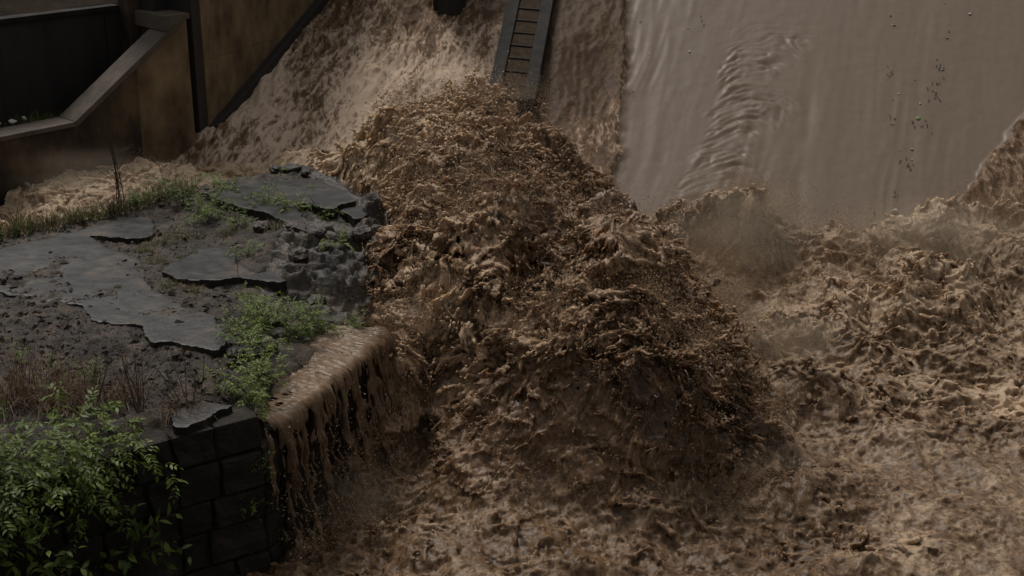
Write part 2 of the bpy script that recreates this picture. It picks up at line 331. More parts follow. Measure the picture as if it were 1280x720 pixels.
# ------------------------------------------------------------------ the flood pool with its standing wave
PTS = [at(*p) for p in [
 (500,135,2.62),(560,122,2.72),(610,145,2.6),(660,180,2.4),(720,215,2.12),(770,255,1.88),(820,303,1.72),(865,348,1.45),(882,402,1.18),(905,462,0.88),(930,522,0.52),(940,582,0.22),
 (520,225,2.25),(600,225,2.4),(680,285,2.1),(760,345,1.85),(560,320,2.0),(515,300,1.8),(600,400,1.4),(700,400,1.42),(800,420,1.5),(565,480,0.85),(680,480,1.12),(800,500,1.12),(875,540,0.75),
 (560,560,0.38),(640,560,0.58),(760,580,0.48),(855,610,0.2),(560,620,0.12),(700,640,0.15),(800,660,0.1),
 (452,232,1.6),(468,262,1.45),(482,292,1.35),(503,340,1.3),(482,392,1.40),(505,402,1.45),(548,430,1.15),(550,500,0.5),(530,560,0.12),
 (440,215,1.3),(400,200,1.3),(340,200,1.2),(280,205,1.1),(230,212,1.05),(150,220,1.12),(60,236,1.08),(0,258,0.95),(100,250,1.05),(210,205,1.2),
 (440,680,0),(360,700,0),(520,700,0),(640,710,0.05),(800,710,0),(960,700,0),(1100,700,-0.05),(1260,700,-0.05),
 (960,620,0.12),(1050,600,0.05),(1150,600,0),(1270,620,0),(980,520,0.15),(1080,500,0.1),(1180,520,0),(1270,500,-0.05),(940,470,0.30),(990,436,0.62),(1030,446,0.45),(990,478,0.03),(1040,486,0.03),(930,640,0.0),(935,602,0.22),
 (930,400,0.22),(912,430,0.2),(980,400,0.3),(1080,420,0.2),(1180,430,0.15),(1270,440,0.1),(900,330,0.4),(912,260,1.18),(955,252,1.26),(1005,288,0.78),(1045,312,0.35),(980,330,0.5),(1080,305,0.5),(1120,292,0.72),(1180,284,0.92),(1240,298,0.88),(1280,305,0.85),
 (1100,350,0.5),(1200,360,0.45),(1280,370,0.4),(1150,380,0.35),(1200,400,0.25)]]
PTS += [(2.75,16.2,0.3),(2.8,15.2,0.25),(2.9,14.3,0.15),(2.45,17.6,0.5),(-1.0,13.0,0.03),(-0.92,13.6,0.06),(-0.95,14.2,0.2),(-1.15,12.5,0),(-1.3,21.2,1.2),(-0.2,21.0,1.0),(1.0,20,0.6),(1.8,19,0.45),(2.6,17.5,0.35),(-2.4,21,1.1),(-4,21.6,1.0),(-1.9,12,0),(-1.55,12.8,0.03),(-1.25,13.3,0.1),(-3,12.3,0),(-3,13.6,0),(-3.6,15,0.4),(-3.6,17,0.8),(-5.5,14,0.2),(-6,15.5,0.5),(-4.2,10.5,0),(3.6,21,0.2),(5.5,21,0.2),(7.5,21,0.3),(-2.4,15.2,0.6),(-7.4,19.4,0.8)]
CGX, CGY = np.linspace(-8.0, 9.2, 276), np.linspace(10.5, 22.4, 200)
_cx, _cy = np.meshgrid(CGX, CGY, indexing='ij'); HC = rbf(PTS, _cx, _cy); HGX, HGY = np.gradient(HC, CGX, CGY)
_v = np.clip(0.15 + 0.30 * np.clip(HC, 0, 2) ** 0.7, 0, 0.50) * (1 - 0.6 * sstep(-1.6, -2.4, _cx))      # lobes and troughs of a metre or so
HC = HC + _v * (0.85 * (ridged(_cx * 0.62 + 5.3, _cy * 0.62 + 2.1, HC * 0.5) - 0.35) + 0.45 * noise3(_cx * 1.35, _cy * 1.35, HC * 0.3 + 5) + 0.25 * noise2(_cx * 2.7, _cy * 2.7, 2))
def bil(A, x, y):
    u = np.clip((x - CGX[0]) / (CGX[1] - CGX[0]), 0, len(CGX) - 1.001); v = np.clip((y - CGY[0]) / (CGY[1] - CGY[0]), 0, len(CGY) - 1.001)
    i0, j0 = u.astype(int), v.astype(int); fx, fy = u - i0, v - j0
    return (A[i0, j0] * (1 - fx) * (1 - fy) + A[i0 + 1, j0] * fx * (1 - fy) + A[i0, j0 + 1] * (1 - fx) * fy + A[i0 + 1, j0 + 1] * fx * fy).astype(np.float32)
def in_wave(x, y, grow=0.0):
    """plan outline of the big standing wave"""
    hx = bil(HC, x, y)
    w = (hx > 0.30 - 0.5 * grow) & (x > -1.75 - grow) & (y < 20.6 + grow)
    return w & ~((x > 2.55 + grow) & (y > 14.6)) & (x < 3.1 + grow)
def water_block(name, x0, x1, y0, y1, h, wl, wh, octs, cords, wave, seed):
    nx, ny = int((x1 - x0) / h), int((y1 - y0) / h)
    gx = (x0 + np.arange(nx) * h).astype(np.float32); gy = (y0 + np.arange(ny) * h).astype(np.float32)
    X, Y = np.meshgrid(gx, gy, indexing='ij'); Hh = bil(HC, X, Y)
    nw = int((wh - wl) / h); W = (wl + np.arange(nw) * h).astype(np.float32)
    K = np.clip(0.32 + 0.50 * np.clip(Hh, 0, 2.2) ** 0.8, 0, 1.0)                # how violent the water is
    K = K * (1 - 0.25 * sstep(-1.7, -2.6, X))
    K = np.maximum(K, 0.50 * sstep(-2.0, -1.2, X) * sstep(3.4, 2.2, X) * sstep(11.4, 12.2, Y) * sstep(15, 13.5, Y))
    K = np.clip(K * (0.80 + 0.95 * noise2(X * 0.5, Y * 0.5, 3)), 0.12, 1.15).astype(np.float32)
    sh, st = (nx, ny, nw), (h, h, h); lift = (Hh - Hh.min()).astype(np.float32) if wave else None
    Fd = lattice(sh, st, (1.3, 1.1, 1.0), seed) * (0.20 if wave else 0.14)
    for i, (w_, g_) in enumerate(octs):
        n = lattice(sh, st, (w_, w_ * 0.9, w_ * 0.9), seed + 1 + i, lift)
        np.abs(n, out=n); n *= -1.9; n += 1.0; np.maximum(n, -0.25, out=n); n *= np.abs(n); n -= 0.30; n *= g_; Fd += n      # thin crests, wide hollows
    Fd *= -K[:, :, None]
    Fd += W[None, None, :]
    # thrown sheets and strands above the surface: thin films and cords where smooth fields cross zero
    c1, c2, tk, rch, cw = cords
    n1 = lattice(sh, st, (c1, c1, c1 * 1.15), seed + 31, lift) + cw * lattice(sh, st, (c2, c2, c2), seed + 32, lift)
    n2 = lattice(sh, st, (c1 * 0.9, c1 * 0.9, c1 * 1.1), seed + 33, lift) + cw * lattice(sh, st, (c2, c2, c2), seed + 34, lift)
    np.abs(n1, out=n1); np.abs(n2, out=n2)
    reach = rch * K - 0.13 + 0.16 * noise2(X * 1.5, Y * 1.5, 5)
    cord = np.sqrt(n1 * n1 + n2 * n2); cord *= 0.42 * c1
    cord += np.clip((W[None, None, :] - reach[:, :, None]) * 0.5, 0, 1); cord -= np.clip(tk - 0.07 * tk / 0.03 * np.clip(W, 0, 1), tk * 0.3, 1)[None, None, :]
    np.minimum(Fd, cord, out=Fd); del cord
    n1 *= 0.45 * c1; n1 -= tk * 0.45; n1 += np.maximum(n2 - 0.30, 0) * 0.5
    n1 += np.clip((W[None, None, :] - 0.62 * reach[:, :, None]) * 0.5, 0, 1)
    np.minimum(Fd, n1, out=Fd); del n1, n2
    need = in_wave(X, Y, 0.12) if wave else ((np.abs(X) < 0.385 * Y + 1.5) & ~in_wave(X, Y, -0.22))
    if not wave: need &= ~((X < -2.35) & (Y < 15.5) & (Y > 12.2)) & ~((X < -3.4) & (Y < 12.3))   # the solid platform stands there
    Fd[~need] = 1.0
    V, Q = surface_nets(Fd); del Fd
    bx, by = x0 + V[:, 0] * h, y0 + V[:, 1] * h
    fi = np.clip(V[:, 0].round().astype(int), 1, nx - 2), np.clip(V[:, 1].round().astype(int), 1, ny - 2)
    edge = need[fi] & need[fi[0] - 1, fi[1]] & need[fi[0] + 1, fi[1]] & need[fi[0], fi[1] - 1] & need[fi[0], fi[1] + 1]
    hv = bil(HC, bx, by); nxv, nyv = -bil(HGX, bx, by), -bil(HGY, bx, by); ln = np.sqrt(nxv ** 2 + nyv ** 2 + 1)
    Av = K[fi]; wv = wl + V[:, 2] * h
    up_w = np.maximum(wv, 0)                                                          # above the mean surface things lean out along its normal
    P = np.stack([bx + up_w * nxv / ln, by + up_w * nyv / ln, hv + np.where(wv > 0, wv * (0.25 + 0.75 / ln), wv)], 1).astype(np.float32)
    keep = edge & (wv > wl + 2 * h) & (V[:, 0] > 1) & (V[:, 0] < nx - 2.5) & (V[:, 1] > 1) & (V[:, 1] < ny - 2.5)
    Q = Q[keep[Q].all(1)]
    P, Q, _, used = compact(P, Q); Av, wv, hv = Av[used], wv[used], hv[used]
    me = new_mesh('tmp', P, Q); N = vnormals(me); bpy.data.meshes.remove(me)
    x, y, z = P[:, 0], P[:, 1], P[:, 2]
    wx = noise3(x * 3, y * 3, z * 3) * 0.5; wy = noise3(x * 3 + 5, y * 3, z * 3) * 0.5
    d1 = ridged(x * 8 + wx, y * 8 + wy, z * 8); d2 = ridged(x * 17 + wy * 2, y * 17 + wx * 2, z * 17); d3 = ridged(x * 34 + d1, y * 34, z * 34 + d1)
    k = np.clip(Av / 0.8, 0.7, 1.2) * (0.9 if wave else 1)
    disp = (0.012 * d1 + 0.018 * d2 + 0.015 * d3 - 0.014) * k
    P2 = P + N * disp[:, None]
    sw = np.stack([noise3(x * 2.1 + 3, y * 2.1, z * 2.1), noise3(x * 2.1, y * 2.1 + 7, z * 2.1), noise3(x * 2.1, y * 2.1, z * 2.1 + 11)], 1) * 0.16      # the whole fabric swirled
    sw += np.stack([noise3(x * 5 + 3, y * 5, z * 5), noise3(x * 5, y * 5 + 7, z * 5), noise3(x * 5, y * 5, z * 5 + 11)], 1) * 0.05
    P2 = P2 + sw * np.clip(Av / 0.9, 0.2, 1)[:, None]
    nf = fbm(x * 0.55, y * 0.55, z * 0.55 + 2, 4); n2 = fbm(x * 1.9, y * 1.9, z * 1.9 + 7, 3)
    foam = 0.25 + 0.12 * d2 + 0.08 * d1 + 0.08 * d3 + 0.34 * nf + 0.28 * n2 + 0.85 * np.clip(wv, -0.25, 0.40)  # crests paler, hollows darker: aerated foam plus shading contrast put into the colour
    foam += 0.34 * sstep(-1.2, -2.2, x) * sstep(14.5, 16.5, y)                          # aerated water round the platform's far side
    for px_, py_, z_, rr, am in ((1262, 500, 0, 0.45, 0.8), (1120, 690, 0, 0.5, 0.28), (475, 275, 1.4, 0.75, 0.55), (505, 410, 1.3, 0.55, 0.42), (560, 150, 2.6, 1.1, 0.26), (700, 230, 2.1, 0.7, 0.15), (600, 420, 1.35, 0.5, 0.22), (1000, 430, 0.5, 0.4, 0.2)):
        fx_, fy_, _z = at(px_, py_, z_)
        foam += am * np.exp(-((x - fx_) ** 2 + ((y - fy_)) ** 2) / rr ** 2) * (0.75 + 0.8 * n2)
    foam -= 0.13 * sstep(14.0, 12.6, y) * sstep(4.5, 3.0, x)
    foam += 0.22 * sstep(2.2, 3.0, x) * sstep(16.0, 18.0, y) - 0.16 * sstep(0.3, 1.4, x) * sstep(3.0, 2.4, x) * sstep(12.8, 13.6, y) * sstep(17.6, 16.5, y)  # right-hand froth paler; shade of the wave's right face painted in as darker colour
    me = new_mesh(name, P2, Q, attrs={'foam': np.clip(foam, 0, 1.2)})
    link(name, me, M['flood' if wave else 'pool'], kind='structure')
    return P2, vnormals(me), hv, wv, Av
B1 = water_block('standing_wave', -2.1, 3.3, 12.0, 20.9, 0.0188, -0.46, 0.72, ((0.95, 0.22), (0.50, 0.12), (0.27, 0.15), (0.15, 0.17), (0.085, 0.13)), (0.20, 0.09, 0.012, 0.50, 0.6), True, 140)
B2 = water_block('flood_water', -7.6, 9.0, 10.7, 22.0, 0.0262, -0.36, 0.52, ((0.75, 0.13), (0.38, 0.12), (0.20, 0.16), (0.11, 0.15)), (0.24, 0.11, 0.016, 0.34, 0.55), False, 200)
PV, PN, PH, PW, PA = (np.concatenate(q) for q in zip(B1, B2))
print('pool done', round(time.time() - T0, 1))

# ------------------------------------------------------------------ spray: drops thrown off the crests
def drop_nodes(mat_):
    key = 'drops_' + mat_.name
    if key in bpy.data.node_groups: return bpy.data.node_groups[key]
    g = bpy.data.node_groups.new(key, 'GeometryNodeTree')
    g.interface.new_socket('Geometry', in_out='INPUT', socket_type='NodeSocketGeometry'); g.interface.new_socket('Geometry', in_out='OUTPUT', socket_type='NodeSocketGeometry')
    N, Lk = g.nodes, g.links; gi = N.new('NodeGroupInput'); go = N.new('NodeGroupOutput')
    ico = N.new('GeometryNodeMeshIcoSphere'); ico.inputs['Radius'].default_value = 1.0; ico.inputs['Subdivisions'].default_value = 1
    sm = N.new('GeometryNodeSetMaterial'); sm.inputs['Material'].default_value = mat_; Lk.new(ico.outputs['Mesh'], sm.inputs['Geometry'])
    at_ = N.new('GeometryNodeInputNamedAttribute'); at_.data_type = 'FLOAT_VECTOR'; at_.inputs['Name'].default_value = 'size'
    ip = N.new('GeometryNodeInstanceOnPoints'); Lk.new(gi.outputs[0], ip.inputs['Points']); Lk.new(sm.outputs[0], ip.inputs['Instance']); Lk.new(at_.outputs[0], ip.inputs['Scale'])
    Lk.new(ip.outputs[0], go.inputs[0])
    return g
def drops(name, P, rad, mat_):
    me = bpy.data.meshes.new(name); P = np.asarray(P, np.float32); me.vertices.add(len(P)); me.vertices.foreach_set('co', P.ravel())
    a = me.attributes.new('size', 'FLOAT_VECTOR', 'POINT'); a.data.foreach_set('vector', (rad[:, None] * RNG.uniform(0.65, 1.5, (len(P), 3))).astype(np.float32).ravel())
    o = link(name, me, mat_, kind='stuff'); m = o.modifiers.new('drops', 'NODES'); m.node_group = drop_nodes(mat_)
    return o
def spray():
    w = np.clip(PH - 0.1, 0, 2) ** 0.5 * np.clip(PW + 0.10, 0.0, 0.5) * np.clip(PN[:, 2] + 0.55, 0.02, 1)
    w += 0.05 * np.clip(PW + 0.05, 0, 0.3)
    right = (PV[:, 0] > 2.3) & (PV[:, 1] > 14.5); w[right] *= 2.2
    w *= np.clip(0.35 + 1.6 * fbm(PV[:, 0] * 0.8, PV[:, 1] * 0.8, PV[:, 2] * 0.8, 3), 0, 3) ** 1.5
    w[(PV[:, 0] < -1.9)] *= 0.15
    w /= w.sum()
    def toss(n, reach, rmin, rmax, po):
        i = RNG.choice(len(w), n, p=w)
        d = RNG.exponential(reach, n).astype(np.float32)
        dirn = PN[i] * 0.7 + np.array((0, -0.05, 0.75), np.float32) + RNG.normal(0, 0.35, (n, 3)).astype(np.float32)
        P = PV[i] + dirn * d[:, None]
        r = rmin + (rmax - rmin) * RNG.random(n) ** po
        return P.astype(np.float32), r.astype(np.float32)
    P, r = toss(24000, 0.07, 0.003, 0.011, 3.0); drops('spray_drops', P, r, M['drop'])
    P, r = toss(120000, 0.10, 0.0025, 0.0055, 2.0); drops('fine_spray', P, r, M['drop'])
    # mist of the finest drops hanging over the foot of the chute and off the wave's right shoulder
    Q, rr = [], []
    for px, py, z, sx, sz, n in ((915, 258, 1.1, 0.28, 0.24, 34000), (955, 262, 1.1, 0.33, 0.22, 30000), (895, 320, 0.8, 0.35, 0.26, 30000), (890, 380, 0.7, 0.3, 0.22, 16000), (1010, 300, 0.8, 0.4, 0.18, 12000), (1120, 285, 0.95, 0.6, 0.13, 14000), (1220, 290, 0.95, 0.6, 0.13, 14000), (905, 400, 0.6, 0.35, 0.2, 9000), (520, 125, 2.75, 0.35, 0.15, 5000), (600, 135, 2.75, 0.4, 0.15, 5000), (660, 110, 2.5, 0.2, 0.12, 4000), (700, 195, 2.3, 0.35, 0.16, 6000), (510, 395, 1.6, 0.25, 0.16, 8000), (985, 425, 0.65, 0.3, 0.13, 9000), (440, 640, 0.15, 0.5, 0.12, 8000), (960, 610, 0.3, 0.4, 0.14, 6000)):
        c = np.array(at(px, py, z)); p = c + RNG.normal(0, 1, (n, 3)) * np.array((sx, sx * 0.8, sz)); k = fbm(p[:, 0] * 2.2, p[:, 1] * 2.2, p[:, 2] * 2.2, 3); p = p[k > RNG.uniform(-0.5, 0.3, n)]
        Q.append(p); rr.append(RNG.uniform(0.002, 0.0042, len(p)))
    drops('spray_mist', np.concatenate(Q), np.concatenate(rr), M['drop'])
spray()
def strands():
    """short cords of water flung off the crests: tapering arcs rooted in the surface"""
    n, m = 2600, 6
    w = np.clip(PH - 0.05, 0, 2) ** 0.5 * np.clip(PW + 0.15, 0.0, 0.5) * (0.25 + np.clip(-PN[:, 1] * 0.7 + PN[:, 2] * 0.6, 0, 1)); w[PV[:, 0] < -2.2] *= 0.2; w[PV[:, 1] > 20] *= 0.3
    w *= np.clip(0.5 + 1.3 * fbm(PV[:, 0] * 1.1, PV[:, 1] * 1.1, PV[:, 2] * 1.1 + 4, 3), 0.05, 3); w /= w.sum()
    i = RNG.choice(len(w), n, p=w); p = PV[i] - PN[i] * 0.02; N0 = PN[i]
    d = N0 * RNG.uniform(0.25, 0.8, (n, 1)) + RNG.normal(0, 0.55, (n, 3)) + np.array((0, 0, 0.45)); d /= np.linalg.norm(d, axis=1)[:, None]
    L = (0.04 + 0.16 * RNG.random(n) ** 2.2)[:, None]; C = [p]
    curl = RNG.normal(0, 0.5, (n, 3))
    for k in range(m - 1):
        d = d + curl / m + np.array((0, 0, -0.32)) + RNG.normal(0, 0.22, (n, 3)); d /= np.linalg.norm(d, axis=1)[:, None]; p = p + d * L / (m - 1); C.append(p)
    C = np.stack(C, 1); T = np.gradient(C, axis=1); T /= np.linalg.norm(T, axis=2)[:, :, None] + 1e-9
    A = np.cross(T, np.array((0.3, 0.5, 0.8))); A /= np.linalg.norm(A, axis=2)[:, :, None] + 1e-9; B = np.cross(T, A)
    r = (RNG.uniform(0.003, 0.008, n)[:, None] * np.linspace(1.25, 0.35, m)[None, :] * RNG.uniform(0.6, 1.35, (n, m)))[:, :, None]
    ring = [C + r * (A * math.cos(a) + B * math.sin(a)) for a in (0, 2.094, 4.189)]
    V = np.stack(ring, 2).reshape(-1, 3); base = (np.arange(n) * m * 3)[:, None, None]
    f = np.array([(k * 3 + j, k * 3 + (j + 1) % 3, (k + 1) * 3 + (j + 1) % 3, (k + 1) * 3 + j) for k in range(m - 1) for j in range(3)])
    link('spray_strands', new_mesh('spray_strands', V, (f[None] + base).reshape(-1, 4), attrs={'foam': np.repeat(RNG.uniform(0.25, 0.95, n), m * 3)}), M['flood'], kind='stuff')
    drops('strand_drops', (C[:, -1] + RNG.normal(0, 0.015, (n, 3))).astype(np.float32), RNG.uniform(0.003, 0.008, n), M['drop'])
strands()

# ------------------------------------------------------------------ solid helpers
def poly_prism(name, pts_bottom, pts_top, m, parent=None, bevel=0.0, **props):
    """closed prism between two equal rings"""
    n = len(pts_bottom); bm = bmesh.new()
    a = [bm.verts.new(p) for p in pts_bottom]; b = [bm.verts.new(p) for p in pts_top]
    bm.faces.new(a[::-1]); bm.faces.new(b)
    for i in range(n): bm.faces.new((a[i], a[(i + 1) % n], b[(i + 1) % n], b[i]))
    bmesh.ops.recalc_face_normals(bm, faces=bm.faces[:])
    if bevel: bmesh.ops.bevel(bm, geom=bm.edges[:], offset=bevel, segments=2, affect='EDGES', profile=0.6)
    me = bpy.data.meshes.new(name); bm.to_mesh(me); bm.free()
    return link(name, me, m, parent, **props)
class Line:
    """vertical plane over a plan line: s along, o out of the face, z up"""
    def __init__(self, a, b, out=1):
        self.a = np.array(a, float); d = np.array(b, float) - self.a; self.L = np.linalg.norm(d); self.d = d / self.L
        self.n = np.array((self.d[1], -self.d[0])) * out
    def __call__(self, s, o, z):
        p = self.a + self.d * s + self.n * o; return (p[0], p[1], z)
def wall_piece(name, ln, prof, o0, o1, m, parent, bevel=0.01, **props):
    """profile (s, z) extruded from depth o0 to o1"""
    return poly_prism(name, [ln(s, o0, z) for s, z in prof], [ln(s, o1, z) for s, z in prof], m, parent, bevel, **props)

# ------------------------------------------------------------------ left bank: training wall, side wall, retaining wall
TW = Line((-7.6, 20.3), (-5.17, 22.67))
def top_z(s): return 1.87 + 0.02 * s if s < 1.36 else 1.90 + (s - 1.36) * (3.30 - 1.90) / 2.04
def left_bank():
    t = thing('training_wall', 'stained concrete wall with level then steeply rising coping beside the white water', 'wall', TW(0, 0, 0))
    t.matrix_world = Matrix.Translation(t.location); off = Vector(t.location)
    def child(o): o.location = -off
    cuts = [-5.0, -2.6, -0.6, 1.36, 2.42, TW.L]
    for i in range(len(cuts) - 1):
        a, b = cuts[i] + 0.002, cuts[i + 1] - 0.002
        for z0, z1 in ((-0.6, 1.12), (1.124, None)):
            prof = [(a, z0), (b, z0), (b, z1 if z1 else top_z(b)), (a, z1 if z1 else top_z(a))]
            child(wall_piece('wall_panel', TW, prof, -0.34, 0.0, M['side_concrete' if i == 4 else 'concrete'], t, 0.004))
    child(wall_piece('wall_core', TW, [(-5, -0.6), (TW.L - 0.05, -0.6), (TW.L - 0.05, 3.1), (1.36, 1.72), (-5, 1.6)], -0.32, -0.02, M['concrete_dark'], t, 0))
    for pr in ([(-5.0, top_z(-5) + 0.003), (1.34, top_z(1.36) + 0.003), (1.30, top_z(1.36) + 0.075), (-5.0, top_z(-5) + 0.075)],
               [(1.345, top_z(1.36) + 0.003), (3.30, top_z(3.30) + 0.003), (3.26, top_z(3.30) + 0.078), (1.305, top_z(1.36) + 0.078)]):
        child(wall_piece('coping', TW, pr, -0.48, 0.035, M['coping'], t, 0.01))
    child(wall_piece('landing', TW, [(2.98, 3.14), (3.44, 3.31), (3.44, 3.385), (2.98, 3.385)], -2.2, 0.04, M['coping'], t, 0.012))
    child(wall_piece('landing_wall', TW, [(3.06, 0.2), (3.40, 0.2), (3.40, 3.296), (3.06, 3.296)], -1.6, -0.345, M['concrete'], t, 0.01))
    # side wall of the chute behind the dark slot
    SW = Line((-5.02, 23.05), (-5.02 + 0.387 * 6, 23.05 + 0.922 * 6))
    w = thing('chute_side_wall', 'tall brown streaked concrete wall rising straight from the left edge of the white water', 'wall', SW(0, 0, 0.4)); o2 = Vector(w.location)
    for i in range(3):
        for z0, z1 in ((0.2, 2.55), (2.554, 4.1), (4.104, 6.0)):
            q = wall_piece('wall_panel', SW, [(i * 2 + 0.002, z0), (i * 2 + 1.998, z0), (i * 2 + 1.998, z1), (i * 2 + 0.002, z1)], -0.5, 0.0, M['side_concrete'], w, 0.003); q.location = -o2
    q = wall_piece('slot_shade_panel', SW, [(-0.22, 0), (-0.003, 0), (-0.003, 6), (-0.22, 6)], -0.6, -0.02, M['concrete_dark'], w, 0.01); q.location = -o2  # added black piece: the recess's darkness is put into its colour
    q = wall_piece('shadow_gap_kerb', SW, [(0.0, 0.5), (6, 0.5), (6, chute(28.6) + 0.16), (0.0, chute(23.05) + 0.16)], 0.003, 0.16, M['concrete_dark'], w, 0.02); q.location = -o2  # dark kerb standing in for the wet, shadowed gap between wall and water
    SB = Line(TW(TW.L + 0.02, -0.55, 0)[:2], SW(-0.0, -0.45, 0)[:2])
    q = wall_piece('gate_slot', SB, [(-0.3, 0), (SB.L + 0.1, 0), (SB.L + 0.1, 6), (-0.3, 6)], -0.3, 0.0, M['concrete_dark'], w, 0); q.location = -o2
    # retaining wall behind, black with algae
    RW = Line((-12.2, 17.49), (-8.44 + 0.716 * 4.6, 21.16 + 0.698 * 4.6))
    r = thing('retaining_wall', 'algae black retaining wall with a pale ledge behind the stained wall', 'wall', RW(4, 0, 1.5)); o3 = Vector(r.location)
    L = RW.L; cuts = np.linspace(0, L, 6)
    for i in range(5):
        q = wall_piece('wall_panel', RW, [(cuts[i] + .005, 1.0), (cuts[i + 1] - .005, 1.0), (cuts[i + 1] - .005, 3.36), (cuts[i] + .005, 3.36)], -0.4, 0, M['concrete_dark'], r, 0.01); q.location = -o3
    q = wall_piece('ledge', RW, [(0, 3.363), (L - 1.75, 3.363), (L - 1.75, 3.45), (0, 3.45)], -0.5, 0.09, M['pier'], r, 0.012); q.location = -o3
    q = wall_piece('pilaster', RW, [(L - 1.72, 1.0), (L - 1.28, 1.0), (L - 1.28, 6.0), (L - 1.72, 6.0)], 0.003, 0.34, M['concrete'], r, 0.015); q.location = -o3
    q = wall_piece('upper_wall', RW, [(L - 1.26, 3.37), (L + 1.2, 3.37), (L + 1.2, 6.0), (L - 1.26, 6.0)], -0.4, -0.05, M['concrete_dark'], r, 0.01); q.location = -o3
    # bank above the ledge, ground between the walls
    xs = np.linspace(0, L + 2, 60); oo = np.linspace(-0.1, -7, 40)
    S, O = np.meshgrid(xs, oo, indexing='ij'); Px = RW.a[0] + RW.d[0] * S + RW.n[0] * O; Py = RW.a[1] + RW.d[1] * S + RW.n[1] * O
    Z = 3.40 - 0.42 * O + 0.10 * fbm(Px, Py, Px * 0 + 3, 4)
    link('earth_bank', new_mesh('earth_bank', np.stack([Px, Py, Z], -1).reshape(-1, 3), grid_faces(60, 40)), M['earth'], kind='structure')
    xs = np.linspace(-5, 3.2, 90); oo = np.linspace(-0.33, -1.3, 16)
    S, O = np.meshgrid(xs, oo, indexing='ij'); Px = TW.a[0] + TW.d[0] * S + TW.n[0] * O; Py = TW.a[1] + TW.d[1] * S + TW.n[1] * O
    Z = 1.90 + 0.05 * fbm(Px * 3, Py * 3, Px * 0 + 3, 4)
    link('ground', new_mesh('ground', np.stack([Px, Py, Z], -1).reshape(-1, 3), grid_faces(90, 16)), M['earth'], kind='structure')
left_bank()

# ------------------------------------------------------------------ piers in the chute
def piers():
    c0 = np.array((-0.02, 23.34)); c1 = np.array((0.34, 26.0)); d = (c1 - c0) / np.linalg.norm(c1 - c0); n = np.array((d[1], -d[0]))
    def P(s, w, dz): q = c0 + d * s + n * w; return (q[0], q[1], chute(q[1]) + dz)
    t = thing('dividing_pier', 'dark sloping concrete pier with muddy ladder steps dividing the spillway', 'pier', (c0[0], c0[1], chute(c0[1]))); off = Vector(t.location)
    def sl(name, s0, s1, w0, w1, z0, z1, m, bv=0.008, par=None):
        o = poly_prism(name, [P(s0, w0, z0), P(s1, w0, z0), P(s1, w1, z0), P(s0, w1, z0)], [P(s0, w0, z1), P(s1, w0, z1), P(s1, w1, z1), P(s0, w1, z1)], m, par or t, bv); o.location = (0, 0, 0) if par else -off
        return o
    Lp = 5.2
    sl('pier_body', 0, Lp, -0.40, 0.40, -1.4, 0.33, M['pier'], 0.02)
    sl('side_strip', 0.003, Lp, -0.41, -0.19, 0.332, 0.43, M['pier'], 0.012)
    sl('side_strip', 0.003, Lp, 0.20, 0.41, 0.332, 0.43, M['pier'], 0.012)
    k = 0.0
    while k < Lp - 0.4:
        stp = sl('step', k + 0.01, k + 0.335, -0.188, 0.198, 0.332, 0.385 + random.uniform(-.004, .004), M['tread'], 0.01)
        sl('step_edge', k + 0.002, k + 0.035, -0.188, 0.198, 0.391, 0.402, M['pier'], 0.004, stp)
        k += 0.345
    t = thing('far_pier', 'short dark concrete pier end in the white water at the top', 'pier', (-1.15, 26.25, chute(26.25))); off = Vector(t.location)
    for nm, (x0, x1, y0, y1, zb, zt, sh) in (('pier_body', (-1.45, -0.85, 26.25, 29, 1.2, 5.0, 0.3)), ('pier_nose', (-1.36, -0.94, 26.08, 26.247, 1.2, 4.4, 0.05))):
        o = poly_prism(nm, [(x0, y0, zb), (x1, y0, zb), (x1 + sh, y1, zb), (x0 + sh, y1, zb)], [(x0, y0, zt), (x1, y0, zt), (x1 + sh, y1, zt), (x0 + sh, y1, zt)], M['concrete_dark'], t, 0.03); o.location = -off
piers()

# ------------------------------------------------------------------ the ruined masonry platform
OUT = [(-9, 7.2), (-4.45, 10.34), (-3.06, 11.34), (-2.55, 11.74), (-2.28, 12.2), (-1.72, 13.75), (-1.62, 14.5), (-1.42, 15.5), (-1.42, 16.6), (-1.75, 17.7), (-2.35, 18.8), (-2.9, 19.15), (-4.1, 18.2), (-6.2, 16.5), (-9, 14.3)]
ROCK_PTS = [at(*p) for p in [(0,300,1.6),(100,290,1.60),(200,275,1.625),(0,360,1.65),(100,370,1.64),(200,400,1.635),(280,430,1.61),(0,420,1.60),(100,430,1.60),(200,450,1.59),(260,480,1.57),(290,500,1.55),(220,535,1.54),(100,480,1.5),(0,480,1.5),(150,520,1.5),(0,560,1.5),
 (260,245,1.76),(330,225,1.8),(400,228,1.78),(445,250,1.72),(380,270,1.74),(300,270,1.7),(240,290,1.63),(250,330,1.62),(330,340,1.64),(360,350,1.6),(300,365,1.58),(340,320,1.68),
 (400,300,1.70),(440,290,1.66),(480,300,1.55),(495,320,1.4),(400,330,1.6),(440,330,1.6),(470,345,1.42),(490,365,1.25),(380,370,1.5),(420,370,1.5),(460,385,1.35),(400,400,1.42),(440,405,1.36),(340,420,1.5),(380,420,1.40),
 (440,450,1.32),(400,480,1.33),(352,535,1.32),(465,432,1.32),(425,432,1.40),(385,462,1.42),(345,505,1.44),(345,490,1.47),(310,480,1.54)]]
